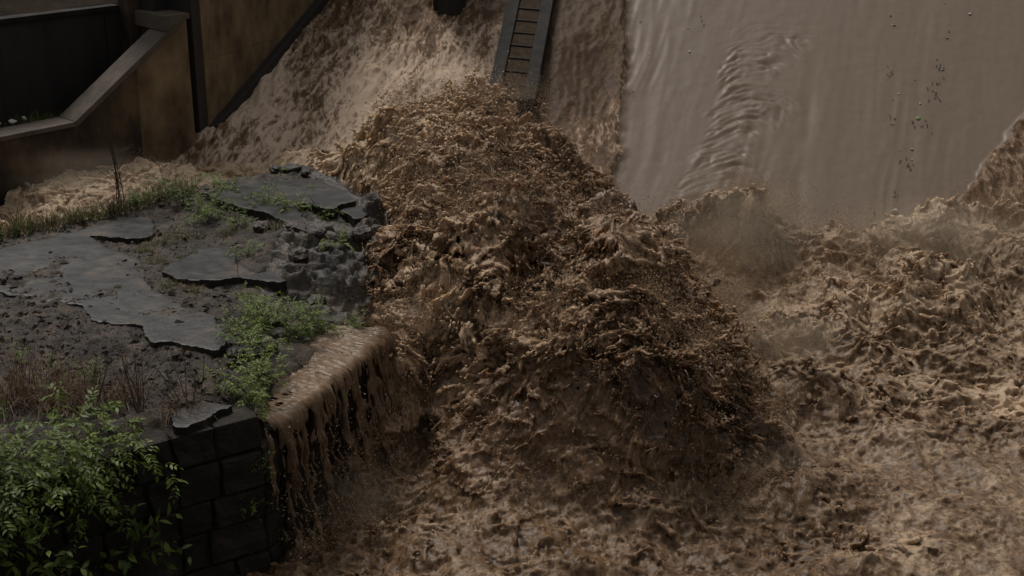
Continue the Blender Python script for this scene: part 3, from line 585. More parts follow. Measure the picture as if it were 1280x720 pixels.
def seg_dist(x, y, poly):
    d = np.full(x.shape, 1e9); ins = np.zeros(x.shape, bool); n = len(poly)
    for i in range(n):
        (ax, ay), (bx, by) = poly[i], poly[(i + 1) % n]; dx, dy = bx - ax, by - ay
        t = np.clip(((x - ax) * dx + (y - ay) * dy) / (dx * dx + dy * dy), 0, 1)
        d = np.minimum(d, np.hypot(x - ax - t * dx, y - ay - t * dy))
        c = ((ay > y) != (by > y)) & (x < (bx - ax) * (y - ay) / (by - ay + 1e-12) + ax); ins ^= c
    return np.where(ins, d, -d)
def rock_z(x, y, fine=True):
    x = np.asarray(x, float); y = np.asarray(y, float)
    H = rbf(ROCK_PTS, x, y, 0.02) + 0.066 * (1 - sstep(-2.95, -2.45, x))
    rocky = sstep(-3.1, -2.3, x) * sstep(14.0, 14.8, y) * (1 - 0.85 * sstep(15.9, 16.6, y) * sstep(-1.75, -2.0, x))
    lip = sstep(-2.9, -2.2, x) * (1 - sstep(13.6, 14.1, y))
    n = 0.065 * fbm(x * 1.6, y * 1.6, x * 0 + 1, 5) + 0.026 * ridged(x * 5, y * 6, x * 0 + 3) + 0.016 * ridged(x * 13, y * 14, x * 0 + 3) + 0.008 * ridged(x * 27, y * 27, x * 0 + 3)
    w = 0.3 * noise2(x * 2, y * 2, 4)
    nr = 0.03 + 0.20 * ridged(x * 1.4 + w, y * 2.1 + w, x * 0 + 8) + 0.12 * ridged(x * 3.6 - w, y * 4.2 + w, x * 0 + 2) + 0.035 * ridged(x * 8, y * 9, x * 0 + 5)
    H = H + n * (1 - rocky) * (1 - 0.7 * lip) + (nr - 0.03) * rocky
    tilt = 0.10 * x - 0.06 * y + 0.05 * noise2(x * 1.1, y * 1.1, 6); st_ = 0.085; q = (H + tilt) / st_; fq = q - np.floor(q)          # strata
    H = H + rocky * 0.8 * (st_ * (np.floor(q) + sstep(0.35, 0.65, fq)) - st_ * q)
    q = (H + tilt * 0.5) / 0.045; fq = q - np.floor(q); H = H + (1 - rocky) * (1 - lip) * 0.6 * 0.045 * (sstep(0.3, 0.7, fq) - fq)
    H = H + 0.010 * ridged(x * 15, y * 15, x * 0 + 1) * rocky
    return H
def platform():
    t = thing('masonry_platform', 'ruined stone platform with broken grey cement caps jutting into the flood', 'platform', (-3.5, 14.5, 0)); off = Vector(t.location)
    xs = np.arange(-8.6, -1.0, 0.021); ys = np.arange(9.2, 19.6, 0.023)
    X, Y = np.meshgrid(xs, ys, indexing='ij')
    d = seg_dist(X, Y, OUT) + 0.10 * fbm(X * 1.8, Y * 1.8, X * 0 + 6, 4) - 0.02
    Z = rock_z(X, Y)
    Z = Z - 0.10 * sstep(0.16, 0.0, d) - np.maximum(-d, 0) * np.where(Y < 14, 16.0, 4.5 + 2.0 * fbm(X * 2, Y * 2, X * 0 + 3, 3)) + np.where(d < 0, 0.10 * ridged(X * 3, Y * 3, Z * 3), 0)
    Z = np.maximum(Z, -0.6)
    V = np.stack([X, Y, Z], -1).reshape(-1, 3); Fq = grid_faces(len(xs), len(ys))
    inside = (d > -0.55).reshape(-1) & (np.abs(X) < 0.385 * Y + 1.2).reshape(-1); Fq = Fq[inside[Fq].all(1)]
    rk = (V[:, 0] > -2.75) & (V[:, 1] > 14.2)
    fr = rk[Fq[:, 0]]
    for nm, msk, mm in (('rubble_fill', ~fr, M['rubble']), ('bedrock', fr, M['rock'])):
        v, f2, _, _ = compact(V, Fq[msk]); o = link(nm, new_mesh(nm, v, f2), mm, t); o.location = -off
    # cement caps
    caps = [
     (1.745, [(-40,318),(0,310),(83,290),(183,267),(197,281),(190,298),(167,300),(117,294),(125,304),(179,325),(183,346),(196,362),(233,383),(270,392),(287,427),(267,440),(233,433),(200,427),(183,431),(175,408),(142,406),(112,402),(100,383),(54,377),(0,367),(-40,362)]),
     (1.895, [(251,242),(286,231),(336,221),(386,223),(408,226),(430,237),(448,250),(419,260),(399,260),(383,253),(372,257),(386,283),(391,296),(372,289),(347,274),(330,267),(313,264),(291,257),(272,251)]),
     (1.84, [(421,263),(450,253),(463,262),(455,275),(438,272)]),
     (1.755, [(197,339),(208,328),(244,314),(255,307),(283,306),(313,311),(336,322),(358,333),(362,350),(347,353),(299,347),(269,350),(249,351),(216,349)]),
     (1.63, [(212,516),(250,499),(287,503),(300,505),(262,522),(225,541),(210,534)]),
     (1.73, [(324,286),(340,291),(354,300),(347,304),(330,297)]),
     (1.66, [(268,432),(290,428),(300,440),(285,447)])]
    for z, pl in caps:
        ring = []
        pts = [np.array(at(px, py, z)[:2]) for px, py in pl]
        for i in range(len(pts)):
            a, b = pts[i], pts[(i + 1) % len(pts)]; L = np.linalg.norm(b - a); k = max(1, int(L / 0.055))
            for j in range(k): ring.append(a + (b - a) * j / k)
        ring = np.array(ring); jx = noise2(ring[:, 0] * 4, ring[:, 1] * 4, z) * 0.05 + noise2(ring[:, 0] * 13, ring[:, 1] * 13, z) * 0.02
        jy = noise2(ring[:, 0] * 4 + 9, ring[:, 1] * 4, z) * 0.05 + noise2(ring[:, 0] * 13 + 9, ring[:, 1] * 13, z) * 0.02
        ring = ring + np.stack([jx, jy], 1)
        # grid clipped to the ring, rim snapped, sides dropped
        x0, y0 = ring.min(0) - 0.05; x1, y1 = ring.max(0) + 0.05; st = 0.03
        gx = np.arange(x0, x1, st); gy = np.arange(y0, y1, st); GX, GY = np.meshgrid(gx, gy, indexing='ij')
        sdv = seg_dist(GX, GY, [tuple(p) for p in ring])
        und = lambda x, y: 0.022 * fbm(x * 0.9, y * 0.9, x * 0 + z, 3) + 0.004 * fbm(x * 6, y * 6, x * 0 + z, 3)
        keepv = sdv > 0.4 * st
        bm = bmesh.new()
        idx = -np.ones(GX.shape, int); vv = []
        ZZ = z + und(GX, GY) - 0.006 * sstep(0.05, 0.0, sdv)
        for i, j in np.argwhere(keepv): idx[i, j] = len(vv); vv.append(bm.verts.new((GX[i, j], GY[i, j], ZZ[i, j])))
        for i in range(GX.shape[0] - 1):
            for j in range(GX.shape[1] - 1):
                q = (idx[i, j], idx[i + 1, j], idx[i + 1, j + 1], idx[i, j + 1])
                if min(q) >= 0: bm.faces.new([vv[c] for c in q])
        loose = [v for v in bm.verts if not v.link_faces]; bmesh.ops.delete(bm, geom=loose, context='VERTS')
        be = [e for e in bm.edges if e.is_boundary]
        # smooth the stair-stepped rim once, then drop it
        bv = {v for e in be for v in e.verts}
        new = {}
        for v in bv:
            nb = [e.other_vert(v).co for e in v.link_edges if e.is_boundary]
            new[v] = (v.co * 2 + sum((c for c in nb), Vector())) / (2 + len(nb))
        for v, c in new.items(): v.co = c
        r = bmesh.ops.extrude_edge_only(bm, edges=be)
        for g in r['geom']:
            if isinstance(g, bmesh.types.BMVert): g.co.z -= 0.14 + 0.02 * random.random()
        bmesh.ops.recalc_face_normals(bm, faces=bm.faces[:])
        me = bpy.data.meshes.new('cement_slab'); bm.to_mesh(me); bm.free()
        o = link('cement_slab', me, M['slab'], t); o.location = -off
    # masonry courses
    def block(ln, s0, s1, z0, z1, proud):
        bm = bmesh.new(); bmesh.ops.create_cube(bm, size=1)
        bmesh.ops.bevel(bm, geom=bm.edges[:], offset=0.06, segments=2, affect='EDGES', profile=0.6)
        bmesh.ops.subdivide_edges(bm, edges=[e for e in bm.edges if e.calc_length() > 0.5], cuts=2, use_grid_fill=True)
        sd_ = random.random() * 50
        for v in bm.verts:
            c = v.co.copy(); s = s0 + (c.x + 0.5) * (s1 - s0); zz = z0 + (c.z + 0.5) * (z1 - z0); o_ = -0.30 + (0.5 - c.y) * (0.30 + proud)
            k = noise3(np.array([s * 5 + sd_]), np.array([zz * 5]), np.array([o_ * 5]))[0] * 0.030
            v.co = Vector(ln(s + k, o_ + k * 1.3, zz + k * 0.6)) - off
        bmesh.ops.recalc_face_normals(bm, faces=bm.faces[:])
        me = bpy.data.meshes.new('masonry_block'); bm.to_mesh(me); bm.free(); link('masonry_block', me, M['block'], t)
    front = Line((-5.0, 9.66), (-2.94, 11.14)); mid = Line((-2.94, 11.14), (-2.26, 11.60)); side = Line((-2.26, 11.60), (-1.43, 13.74))
    for ln, ztop in ((front, 1.56), (mid, 1.57), (side, 1.26)):
        z = -0.5
        while z < ztop - 0.1:
            hgt = min(random.uniform(0.30, 0.38), ztop - z); hgt = hgt if ztop - z - hgt > 0.15 else ztop - z
            s = random.uniform(-0.25, 0)
            while s < ln.L - 0.03:
                w = random.uniform(0.34, 0.55); e = min(s + w, ln.L); e = e if ln.L - e > 0.2 else ln.L
                block(ln, max(s, 0) + 0.012, e - 0.012, z + 0.012, z + hgt - 0.012, random.uniform(-0.02, 0.04)); s = e
            z += hgt
        o = wall_piece('mortar_core', ln, [(0, -0.5), (ln.L, -0.5), (ln.L, ztop - 0.04), (0, ztop - 0.04)], -0.5, -0.07, M['mortar'], t, 0); o.location = -off
    # loose stones
    def stone(x, y, r, zoff=0.3, m=M['rock']):
        bm = bmesh.new(); bmesh.ops.create_icosphere(bm, subdivisions=3, radius=1); sd_ = random.random() * 90
        co = np.array([v.co for v in bm.verts]); n = ridged(co[:, 0] * 1.1 + sd_, co[:, 1] * 1.1, co[:, 2] * 1.1) * 0.28 + noise3(co[:, 0] * 3 + sd_, co[:, 1] * 3, co[:, 2] * 3) * 0.12
        sc = (random.uniform(.8, 1.4), random.uniform(.7, 1.1), random.uniform(.45, .75)); a = random.random() * 6.3; ca, sa = math.cos(a), math.sin(a)
        co = np.round(co * (1 + n[:, None]) * 2.6) / 2.6 * 0.35 + co * (1 + n[:, None]) * 0.65
        zz = float(rock_z(np.array([x]), np.array([y]))[0]) + r * zoff
        for v, c in zip(bm.verts, co):
            p = (c[0] * sc[0] * r, c[1] * sc[1] * r, c[2] * sc[2] * r); v.co = (x + p[0] * ca - p[1] * sa - off.x, y + p[0] * sa + p[1] * ca - off.y, zz + p[2])
        me = bpy.data.meshes.new('stone'); bm.to_mesh(me); bm.free(); link('stone', me, m, t)
    for px, py, z, r in ((345,217,1.86,.09),(365,216,1.86,.10),(382,221,1.86,.06),(455,318,1.6,.13),(470,362,1.42,.14),(400,322,1.66,.10),(342,408,1.5,.11),(395,385,1.48,.11),(375,345,1.6,.1),(330,300,1.68,.1),(310,452,1.52,.10),(295,455,1.54,.09),(330,440,1.5,.12),(350,425,1.46,.1),(365,300,1.7,.1)):
        x, y, _ = at(px, py, z); stone(x, y, r)
    # gravel and chips lying on the rubble
    n = 2600; px = RNG.uniform(-10, 300, n); py = RNG.uniform(260, 520, n)
    P = np.array([at(a, b, 1.6)[:2] for a, b in zip(px, py)]); dd = seg_dist(P[:, 0], P[:, 1], OUT); P = P[dd > 0.1]
    zz = rock_z(P[:, 0], P[:, 1]); n = len(P); r = 0.008 + 0.03 * RNG.random(n) ** 3
    base = np.array([(1,0,0),(-1,0,0),(0,1,0),(0,-1,0),(0,0,1),(0,0,-1)], float); fb = np.array([(0,2,4),(2,1,4),(1,3,4),(3,0,4),(2,0,5),(1,2,5),(3,1,5),(0,3,5)])
    V = np.c_[P, zz + r * 0.3][:, None, :] + (base[None] + RNG.normal(0, .35, (n, 6, 3))) * (r[:, None, None] * np.array((1.2, 1.0, 0.6)))
    o = link('gravel', new_mesh('gravel', V.reshape(-1, 3) - np.array(off), (fb[None] + (np.arange(n) * 6)[:, None, None]).reshape(-1, 3), smooth=False), M['rubble'], t, kind='stuff')
platform()

# ------------------------------------------------------------------ the overflow falling off the platform's side
def waterfall():
    lip = [(-2.42, 11.50), (-2.24, 11.66), (-2.02, 12.12), (-1.72, 12.85), (-1.44, 13.62), (-1.30, 13.95), (-1.34, 14.25)]
    lp = np.array(lip); cum = np.r_[0, np.cumsum(np.linalg.norm(np.diff(lp, axis=0), axis=1))]; Ls = cum[-1]
    h = 0.0115; s_ = np.arange(0, Ls, h); T_ = np.arange(-0.75, 1.62, h * 1.1); D_ = np.arange(-0.11, 0.22, h)
    S, T, D = np.meshgrid(s_, T_, D_, indexing='ij')
    fall = sstep(-0.05, 0.15, T)
    S2, T2 = np.meshgrid(s_, T_, indexing='ij'); q2 = S2 / Ls
    st = 0.9 * noise2(S2 * 9, T2 * 0.45, 1) + 0.95 * noise2(S2 * 25 + noise2(S2 * 3, T2 * 3, 4), T2 * 1.5, 2) + 0.7 * noise2(S2 * 38, T2 * 3.0, 3)
    f2 = sstep(-0.02, 0.2, T2); broken = sstep(1.0, 0.35, q2) * f2 * sstep(0.0, 0.7, T2)
    up_ = 1 - f2
    th = 0.017 + up_ * (0.035 * fbm(S2 * 3, T2 * 3, S2 * 0 + 4, 4) - 0.055 * sstep(-0.45, -0.95, T2)) + f2 * (0.022 * st - 0.022 * broken - 0.004) + broken * 0.035 * np.maximum(st, 0) - 0.06 * sstep(0.16, 0.0, q2) * (1 + noise2(S2 * 20, T2 * 2, 6)) - 0.06 * sstep(0.955, 1.0, q2) - 0.06 * sstep(0.3, 0.05, q2) * sstep(-0.05, -0.35, T2)
    bulge = f2 * (0.045 * noise2(S2 * 4.2, T2 * 0.7, 7) + 0.03 * noise2(S2 * 9, T2 * 3, 8) + 0.05 * broken * noise2(S2 * 11, T2 * 7, 9) + 0.02 * noise2(S2 * 22, T2 * 15, 5) * sstep(0.1, 1.0, T2)) + 0.012 * fbm(S2 * 9, T2 * 5, S2 * 0 + 2, 4) + 0.010 * ridged(S2 * 22, T2 * 3.5, S2 * 0 + 4)
    Fd = (np.abs(D - bulge[:, :, None]) - th[:, :, None]).astype(np.float32)
    Fd += (fall * 0.022 * noise3(S * 13, T * 7, D * 13)).astype(np.float32)
    V, Q = surface_nets(Fd)
    s = V[:, 0] * h; T = T_[0] + V[:, 1] * h * 1.1; D = D_[0] + V[:, 2] * h
    bx, by = np.interp(s, cum, lp[:, 0]), np.interp(s, cum, lp[:, 1]); e = 0.25
    tx = np.interp(s + e, cum, lp[:, 0]) - np.interp(s - e, cum, lp[:, 0]); ty = np.interp(s + e, cum, lp[:, 1]) - np.interp(s - e, cum, lp[:, 1])
    l = np.hypot(tx, ty); nx, ny = ty / l, -tx / l
    tt = np.linspace(-0.8, 2.0, 561); ang = R(84) * sstep(-0.08, 0.15, tt) - R(5) * sstep(0.3, 1.2, tt) + R(2)
    oo = np.cumsum(np.cos(ang)) * 0.005; zz = -np.cumsum(np.sin(ang)) * 0.005; k0 = 160; oo -= oo[k0]; zz -= zz[k0]
    lipn = 0.05 * noise2(s * 2.2, s * 0 + 3) + 0.02 * noise2(s * 7, s * 0 + 5)
    o = np.interp(T, tt, oo) + lipn - 0.03 + 0.10 * (s / Ls) * sstep(0.0, 1.2, T); z = 1.385 + np.interp(T, tt, zz); an = np.interp(T, tt, ang)
    k = np.sin(an)
    P = np.stack([bx + nx * (o + D * k), by + ny * (o + D * k), z + D * np.cos(an)], 1)
    d3 = noise3(P[:, 0] * 20, P[:, 1] * 20, P[:, 2] * 12)
    foam = 0.26 + 0.25 * d3 + 0.35 * fbm(P[:, 0] * 3, P[:, 1] * 3, P[:, 2] * 1.2, 3) + 0.25 * sstep(0.9, 1.5, T)
    me = new_mesh('waterfall', P, Q, attrs={'foam': np.clip(foam, 0, 1)})
    link('waterfall', me, M['fall'], kind='structure')
    # drops round it
    i = RNG.choice(len(P), 9000, p=(lambda w: w / w.sum())(np.clip(T + 0.1, 0, 2) ** 2))
    Pd = P[i] + RNG.normal(0, 0.05, (9000, 3)) + np.array((0.03, -0.03, 0)); drops('waterfall_drops', Pd.astype(np.float32), (0.002 + 0.007 * RNG.random(9000) ** 3).astype(np.float32), M['drop'])
waterfall()

# ------------------------------------------------------------------ plants
def leaf_mat(name, c1, c2):
    m, nt, b = mat(name); oi = nt.nodes.new('ShaderNodeObjectInfo'); a = nnode(nt, 'ShaderNodeAttribute', attribute_name='tone')
    ad = nnode(nt, 'ShaderNodeMath', operation='ADD'); nt.links.new(a.outputs['Fac'], ad.inputs[0])
    ml = nnode(nt, 'ShaderNodeMath', operation='MULTIPLY'); ml.inputs[1].default_value = 0.5; nt.links.new(oi.outputs['Random'], ml.inputs[0]); nt.links.new(ml.outputs[0], ad.inputs[1])
    r = ramp(nt, [(0.0, c1), (1.0, c2)]); nt.links.new(ad.outputs[0], r.inputs[0]); nt.links.new(r.outputs[0], b.inputs['Base Color'])
    b.inputs['Roughness'].default_value = 0.5; b.inputs['Specular IOR Level'].default_value = 0.35
    tr = nnode(nt, 'ShaderNodeBsdfTranslucent'); nt.links.new(r.outputs[0], tr.inputs['Color'])
    mx = nnode(nt, 'ShaderNodeMixShader'); mx.inputs[0].default_value = 0.30; out = nt.nodes['Material Output']
    nt.links.new(b.outputs[0], mx.inputs[1]); nt.links.new(tr.outputs[0], mx.inputs[2]); nt.links.new(mx.outputs[0], out.inputs['Surface'])
    return m
M['leaf'] = leaf_mat('green_leaf', (0.050, 0.086, 0.013), (0.17, 0.225, 0.034))
M['leaf_pale'] = leaf_mat('yellow_green_leaf', (0.075, 0.115, 0.016), (0.19, 0.25, 0.045))
M['blade'] = leaf_mat('grass_blade', (0.045, 0.065, 0.012), (0.13, 0.15, 0.035))
M['dry'] = leaf_mat('dry_grass', (0.06, 0.034, 0.017), (0.20, 0.12, 0.06))
M['stem'] = noise_mat('brown_stem', [(0.3, (0.020, 0.013, 0.009)), (0.7, (0.06, 0.04, 0.025))], scale=20, bump=0)
# a leaf: folded, pointed, tip drooping; +Y is its length
LEAF_V = np.array([(0,0,0),(0.17,0.28,0.05),(0,0.33,-0.01),(-0.17,0.28,0.05),(0.19,0.58,0.03),(0,0.64,-0.03),(-0.19,0.58,0.03),(0,1.0,-0.12)], np.float32)
LEAF_F = np.array([(0,1,2),(0,2,3),(1,4,5),(1,5,2),(2,5,6),(2,6,3),(4,7,5),(5,7,6)])
LEAF_ME = {}
def leaf_mesh(k):
    if k not in LEAF_ME:
        me = new_mesh('leaf', LEAF_V, LEAF_F, attrs={'tone': np.full(len(LEAF_V), 0.25)}); me.materials.append(M[k]); LEAF_ME[k] = me
    return LEAF_ME[k]
def frame_from(d, up=(0, 0, 1), roll=0.0):
    d = Vector(d).normalized(); u = Vector(up); x = d.cross(u)
    if x.length < 1e-3: x = Vector((1, 0, 0))
    x.normalize(); z = x.cross(d); m = Matrix((x, d, z)).transposed()
    return m @ Matrix.Rotation(roll, 3, 'Y')
def tube(pts, r0, r1, k=4):
    pts = np.asarray(pts, float); n = len(pts); d = np.gradient(pts, axis=0); d /= np.linalg.norm(d, axis=1)[:, None] + 1e-9
    a = np.cross(d, (0.31, 0.2, 0.93)); a /= np.linalg.norm(a, axis=1)[:, None] + 1e-9; b = np.cross(d, a)
    r = np.linspace(r0, r1, n); th = np.arange(k) * 2 * math.pi / k
    V = pts[:, None, :] + r[:, None, None] * (a[:, None, :] * np.cos(th)[None, :, None] + b[:, None, :] * np.sin(th)[None, :, None])
    F = []
    for i in range(n - 1):
        for j in range(k): F.append((i * k + j, i * k + (j + 1) % k, (i + 1) * k + (j + 1) % k, (i + 1) * k + j))
    return V.reshape(-1, 3), np.array(F)
def join(parts):
    V, F, o = [], [], 0
    for v, f in parts: V.append(v); F.append(f + o); o += len(v)
    return np.concatenate(V), np.concatenate(F)
def curve(p0, d0, L, droop, n=8, wob=0.15, rnd=random):
    p = np.array(p0, float); d = np.array(d0, float); d /= np.linalg.norm(d); out = [p.copy()]
    for i in range(n):
        d = d + np.array((rnd.gauss(0, wob), rnd.gauss(0, wob), rnd.gauss(0, wob) - droop)) / n * 2; d /= np.linalg.norm(d)
        p = p + d * L / n; out.append(p.copy())
    return np.array(out)
def shrub(name, label, cat, base, stems, L, leaf, key='leaf', droop=0.5, spread=0.9, lean=(0, 0, 0), singles=0, bases=None, dens=1.0, group=None, start=0.15, compound=True, twig=0.004):
    t = thing(name, label, cat, base, 0, group); off = np.array(base, float); big = []
    rest = []; n_st = 0
    for k in range(stems):
        b = off + (np.array(random.choice(bases)) if bases else np.zeros(3)) + np.array((random.gauss(0, .03), random.gauss(0, .03), 0))
        a = random.random() * 6.283; el = random.uniform(0.25, 1.3); sp = spread
        d = np.array((math.cos(a) * sp * math.cos(el) + lean[0], math.sin(a) * sp * math.cos(el) + lean[1], math.sin(el) + lean[2]))
        ll = L * random.uniform(0.55, 1.1); c = curve(b, d, ll, droop * random.uniform(0.5, 1.3), 9)
        v, f = tube(c - off, twig, twig * 0.35); sob = link('stem', new_mesh('stem', v, f), M['stem'], t)
        m = max(3, int(ll / (leaf * 0.55) * dens))
        for j in range(m):
            q = start + (1 - start) * (j + random.random()) / m; i = min(q * 9, 8.999); i0 = int(i); p = c[i0] + (c[i0 + 1] - c[i0]) * (i - i0); dd = c[i0 + 1] - c[i0]
            side = random.random() * 6.283; u = np.cross(dd, (0.1, 0.3, 1.0)); u /= np.linalg.norm(u) + 1e-9; w = np.cross(u, dd); w /= np.linalg.norm(w) + 1e-9
            rd = u * math.cos(side) + w * math.sin(side); dirn = rd * 0.9 + dd / np.linalg.norm(dd) * 0.6 + np.array((0, 0, 0.15))
            if compound:
                rl = leaf * random.uniform(1.0, 1.7); cr = curve(p, dirn, rl, 0.35, 4, 0.1)
                tips = [(cr[4], cr[4] - cr[3])]
                for g in (1, 2, 3):
                    ax = cr[g + 1 if g < 4 else g] - cr[g]; ax /= np.linalg.norm(ax); sd_ = np.cross(ax, (0, 0, 1)); sd_ /= np.linalg.norm(sd_) + 1e-9
                    tips += [(cr[g], sd_ * 0.9 + ax * 0.5), (cr[g], -sd_ * 0.9 + ax * 0.5)]
                sz = leaf * 0.62
            else: tips = [(p, dirn)]; sz = leaf
            for tp, td in tips:
                s_ = sz * random.uniform(0.65, 1.15)
                m3 = frame_from(td, (random.gauss(0, .35), random.gauss(0, .35) - 0.15, 1), random.gauss(0, 0.35)); rest.append((tp - off, m3, s_, sob))
    rest.sort(key=lambda r: -r[2]); random.shuffle(rest) if not singles else None
    lm = leaf_mesh(key)
    for tp, m3, s_, sob in rest[:singles]:
        o = link('leaf', lm, None, sob); o.matrix_basis = Matrix.Translation(tp) @ (m3.to_4x4()) @ Matrix.Scale(s_, 4)
    rr = rest[singles:]
    if rr:
        Ms = np.array([np.array(m3) for _, m3, _, _ in rr]); Ps = np.array([p for p, *_ in rr]); Ss = np.array([q[2] for q in rr])
        V = np.einsum('nij,vj->nvi', Ms, LEAF_V) * Ss[:, None, None] + Ps[:, None, :]
        F = LEAF_F[None] + (np.arange(len(rr)) * len(LEAF_V))[:, None, None]
        link('foliage', new_mesh('foliage', V.reshape(-1, 3), F.reshape(-1, 3), attrs={'tone': np.repeat(RNG.uniform(-0.1, 0.75, len(rr)), len(LEAF_V))}), M[key], t, kind='stuff')
    return t
def blades(base, n, L, r, width, curl, lean=(0, 0, 0)):
    Vs, Fs, tone = [], [], []
    for i in range(n):
        a = random.random() * 6.283; rr = r * math.sqrt(random.random()); b = np.array((math.cos(a) * rr, math.sin(a) * rr, -0.02))
        a2 = random.random() * 6.283; k = random.uniform(0.1, 0.7)
        c = curve(b, (math.cos(a2) * k + lean[0], math.sin(a2) * k + lean[1], 1 + lean[2]), L * random.uniform(0.45, 1.1), curl * random.uniform(.3, 1.4), 5, 0.12)
        sd_ = np.array((-math.sin(a2), math.cos(a2), 0)); w = width * np.array((1, .95, .8, .6, .35, .05))[:, None] * random.uniform(.6, 1.2)
        V = np.concatenate([c - sd_ * w, c + sd_ * w]); Vs.append(V); Fs.append(np.array([(j, j + 1, j + 7, j + 6) for j in range(5)]) + i * 12); tone += [random.uniform(-0.1, .7)] * 12
    return np.concatenate(Vs), np.concatenate(Fs), tone
def tuft(label, base, n, L, r, width=0.004, curl=0.8, key='blade', name='grass_tuft', group=None, mix=0.0, lean=(0, 0, 0)):
    t = thing(name, label, 'grass', base, 0, group)
    v, f, tn = blades(base, n, L, r, width, curl, lean); link('blades', new_mesh('blades', v, f, attrs={'tone': tn}), M[key], t, kind='stuff')
    if mix:
        v, f, tn = blades(base, int(n * mix), L * 1.1, r * 1.1, width * 0.8, curl, lean); link('dry_blades', new_mesh('dry_blades', v, f, attrs={'tone': tn}), M['dry'], t, kind='stuff')
    return t
def twigs(label, base, n, L, lean=(0, 0, 0), r=0.006, fork=3, name='bare_twig', group=None):
    t = thing(name, label, 'twig', base, 0, group)
    for k in range(n):
        c = curve((random.gauss(0, .03), random.gauss(0, .03), -0.03), (random.gauss(0, .25) + lean[0], random.gauss(0, .25) + lean[1], 1), L * random.uniform(.6, 1.1), 0.1, 8, 0.14)
        parts = [tube(c, r, r * 0.4)]
        for q in range(fork):
            i = random.randint(3, 7); dd = c[i] - c[i - 1]; dd = dd / np.linalg.norm(dd) + np.array((random.gauss(0, .6), random.gauss(0, .4), 0.2))
            parts.append(tube(curve(c[i], dd, L * random.uniform(.2, .4), 0.05, 4, 0.1), r * 0.5, r * 0.25, 3))
        v, f = join(parts); link('branch', new_mesh('branch', v, f), M['stem'], t)
    return t
def on(px, py, z=1.66):
    x, y, _ = at(px, py, z); return (x, y, float(rock_z(np.array([x]), np.array([y]))[0]))
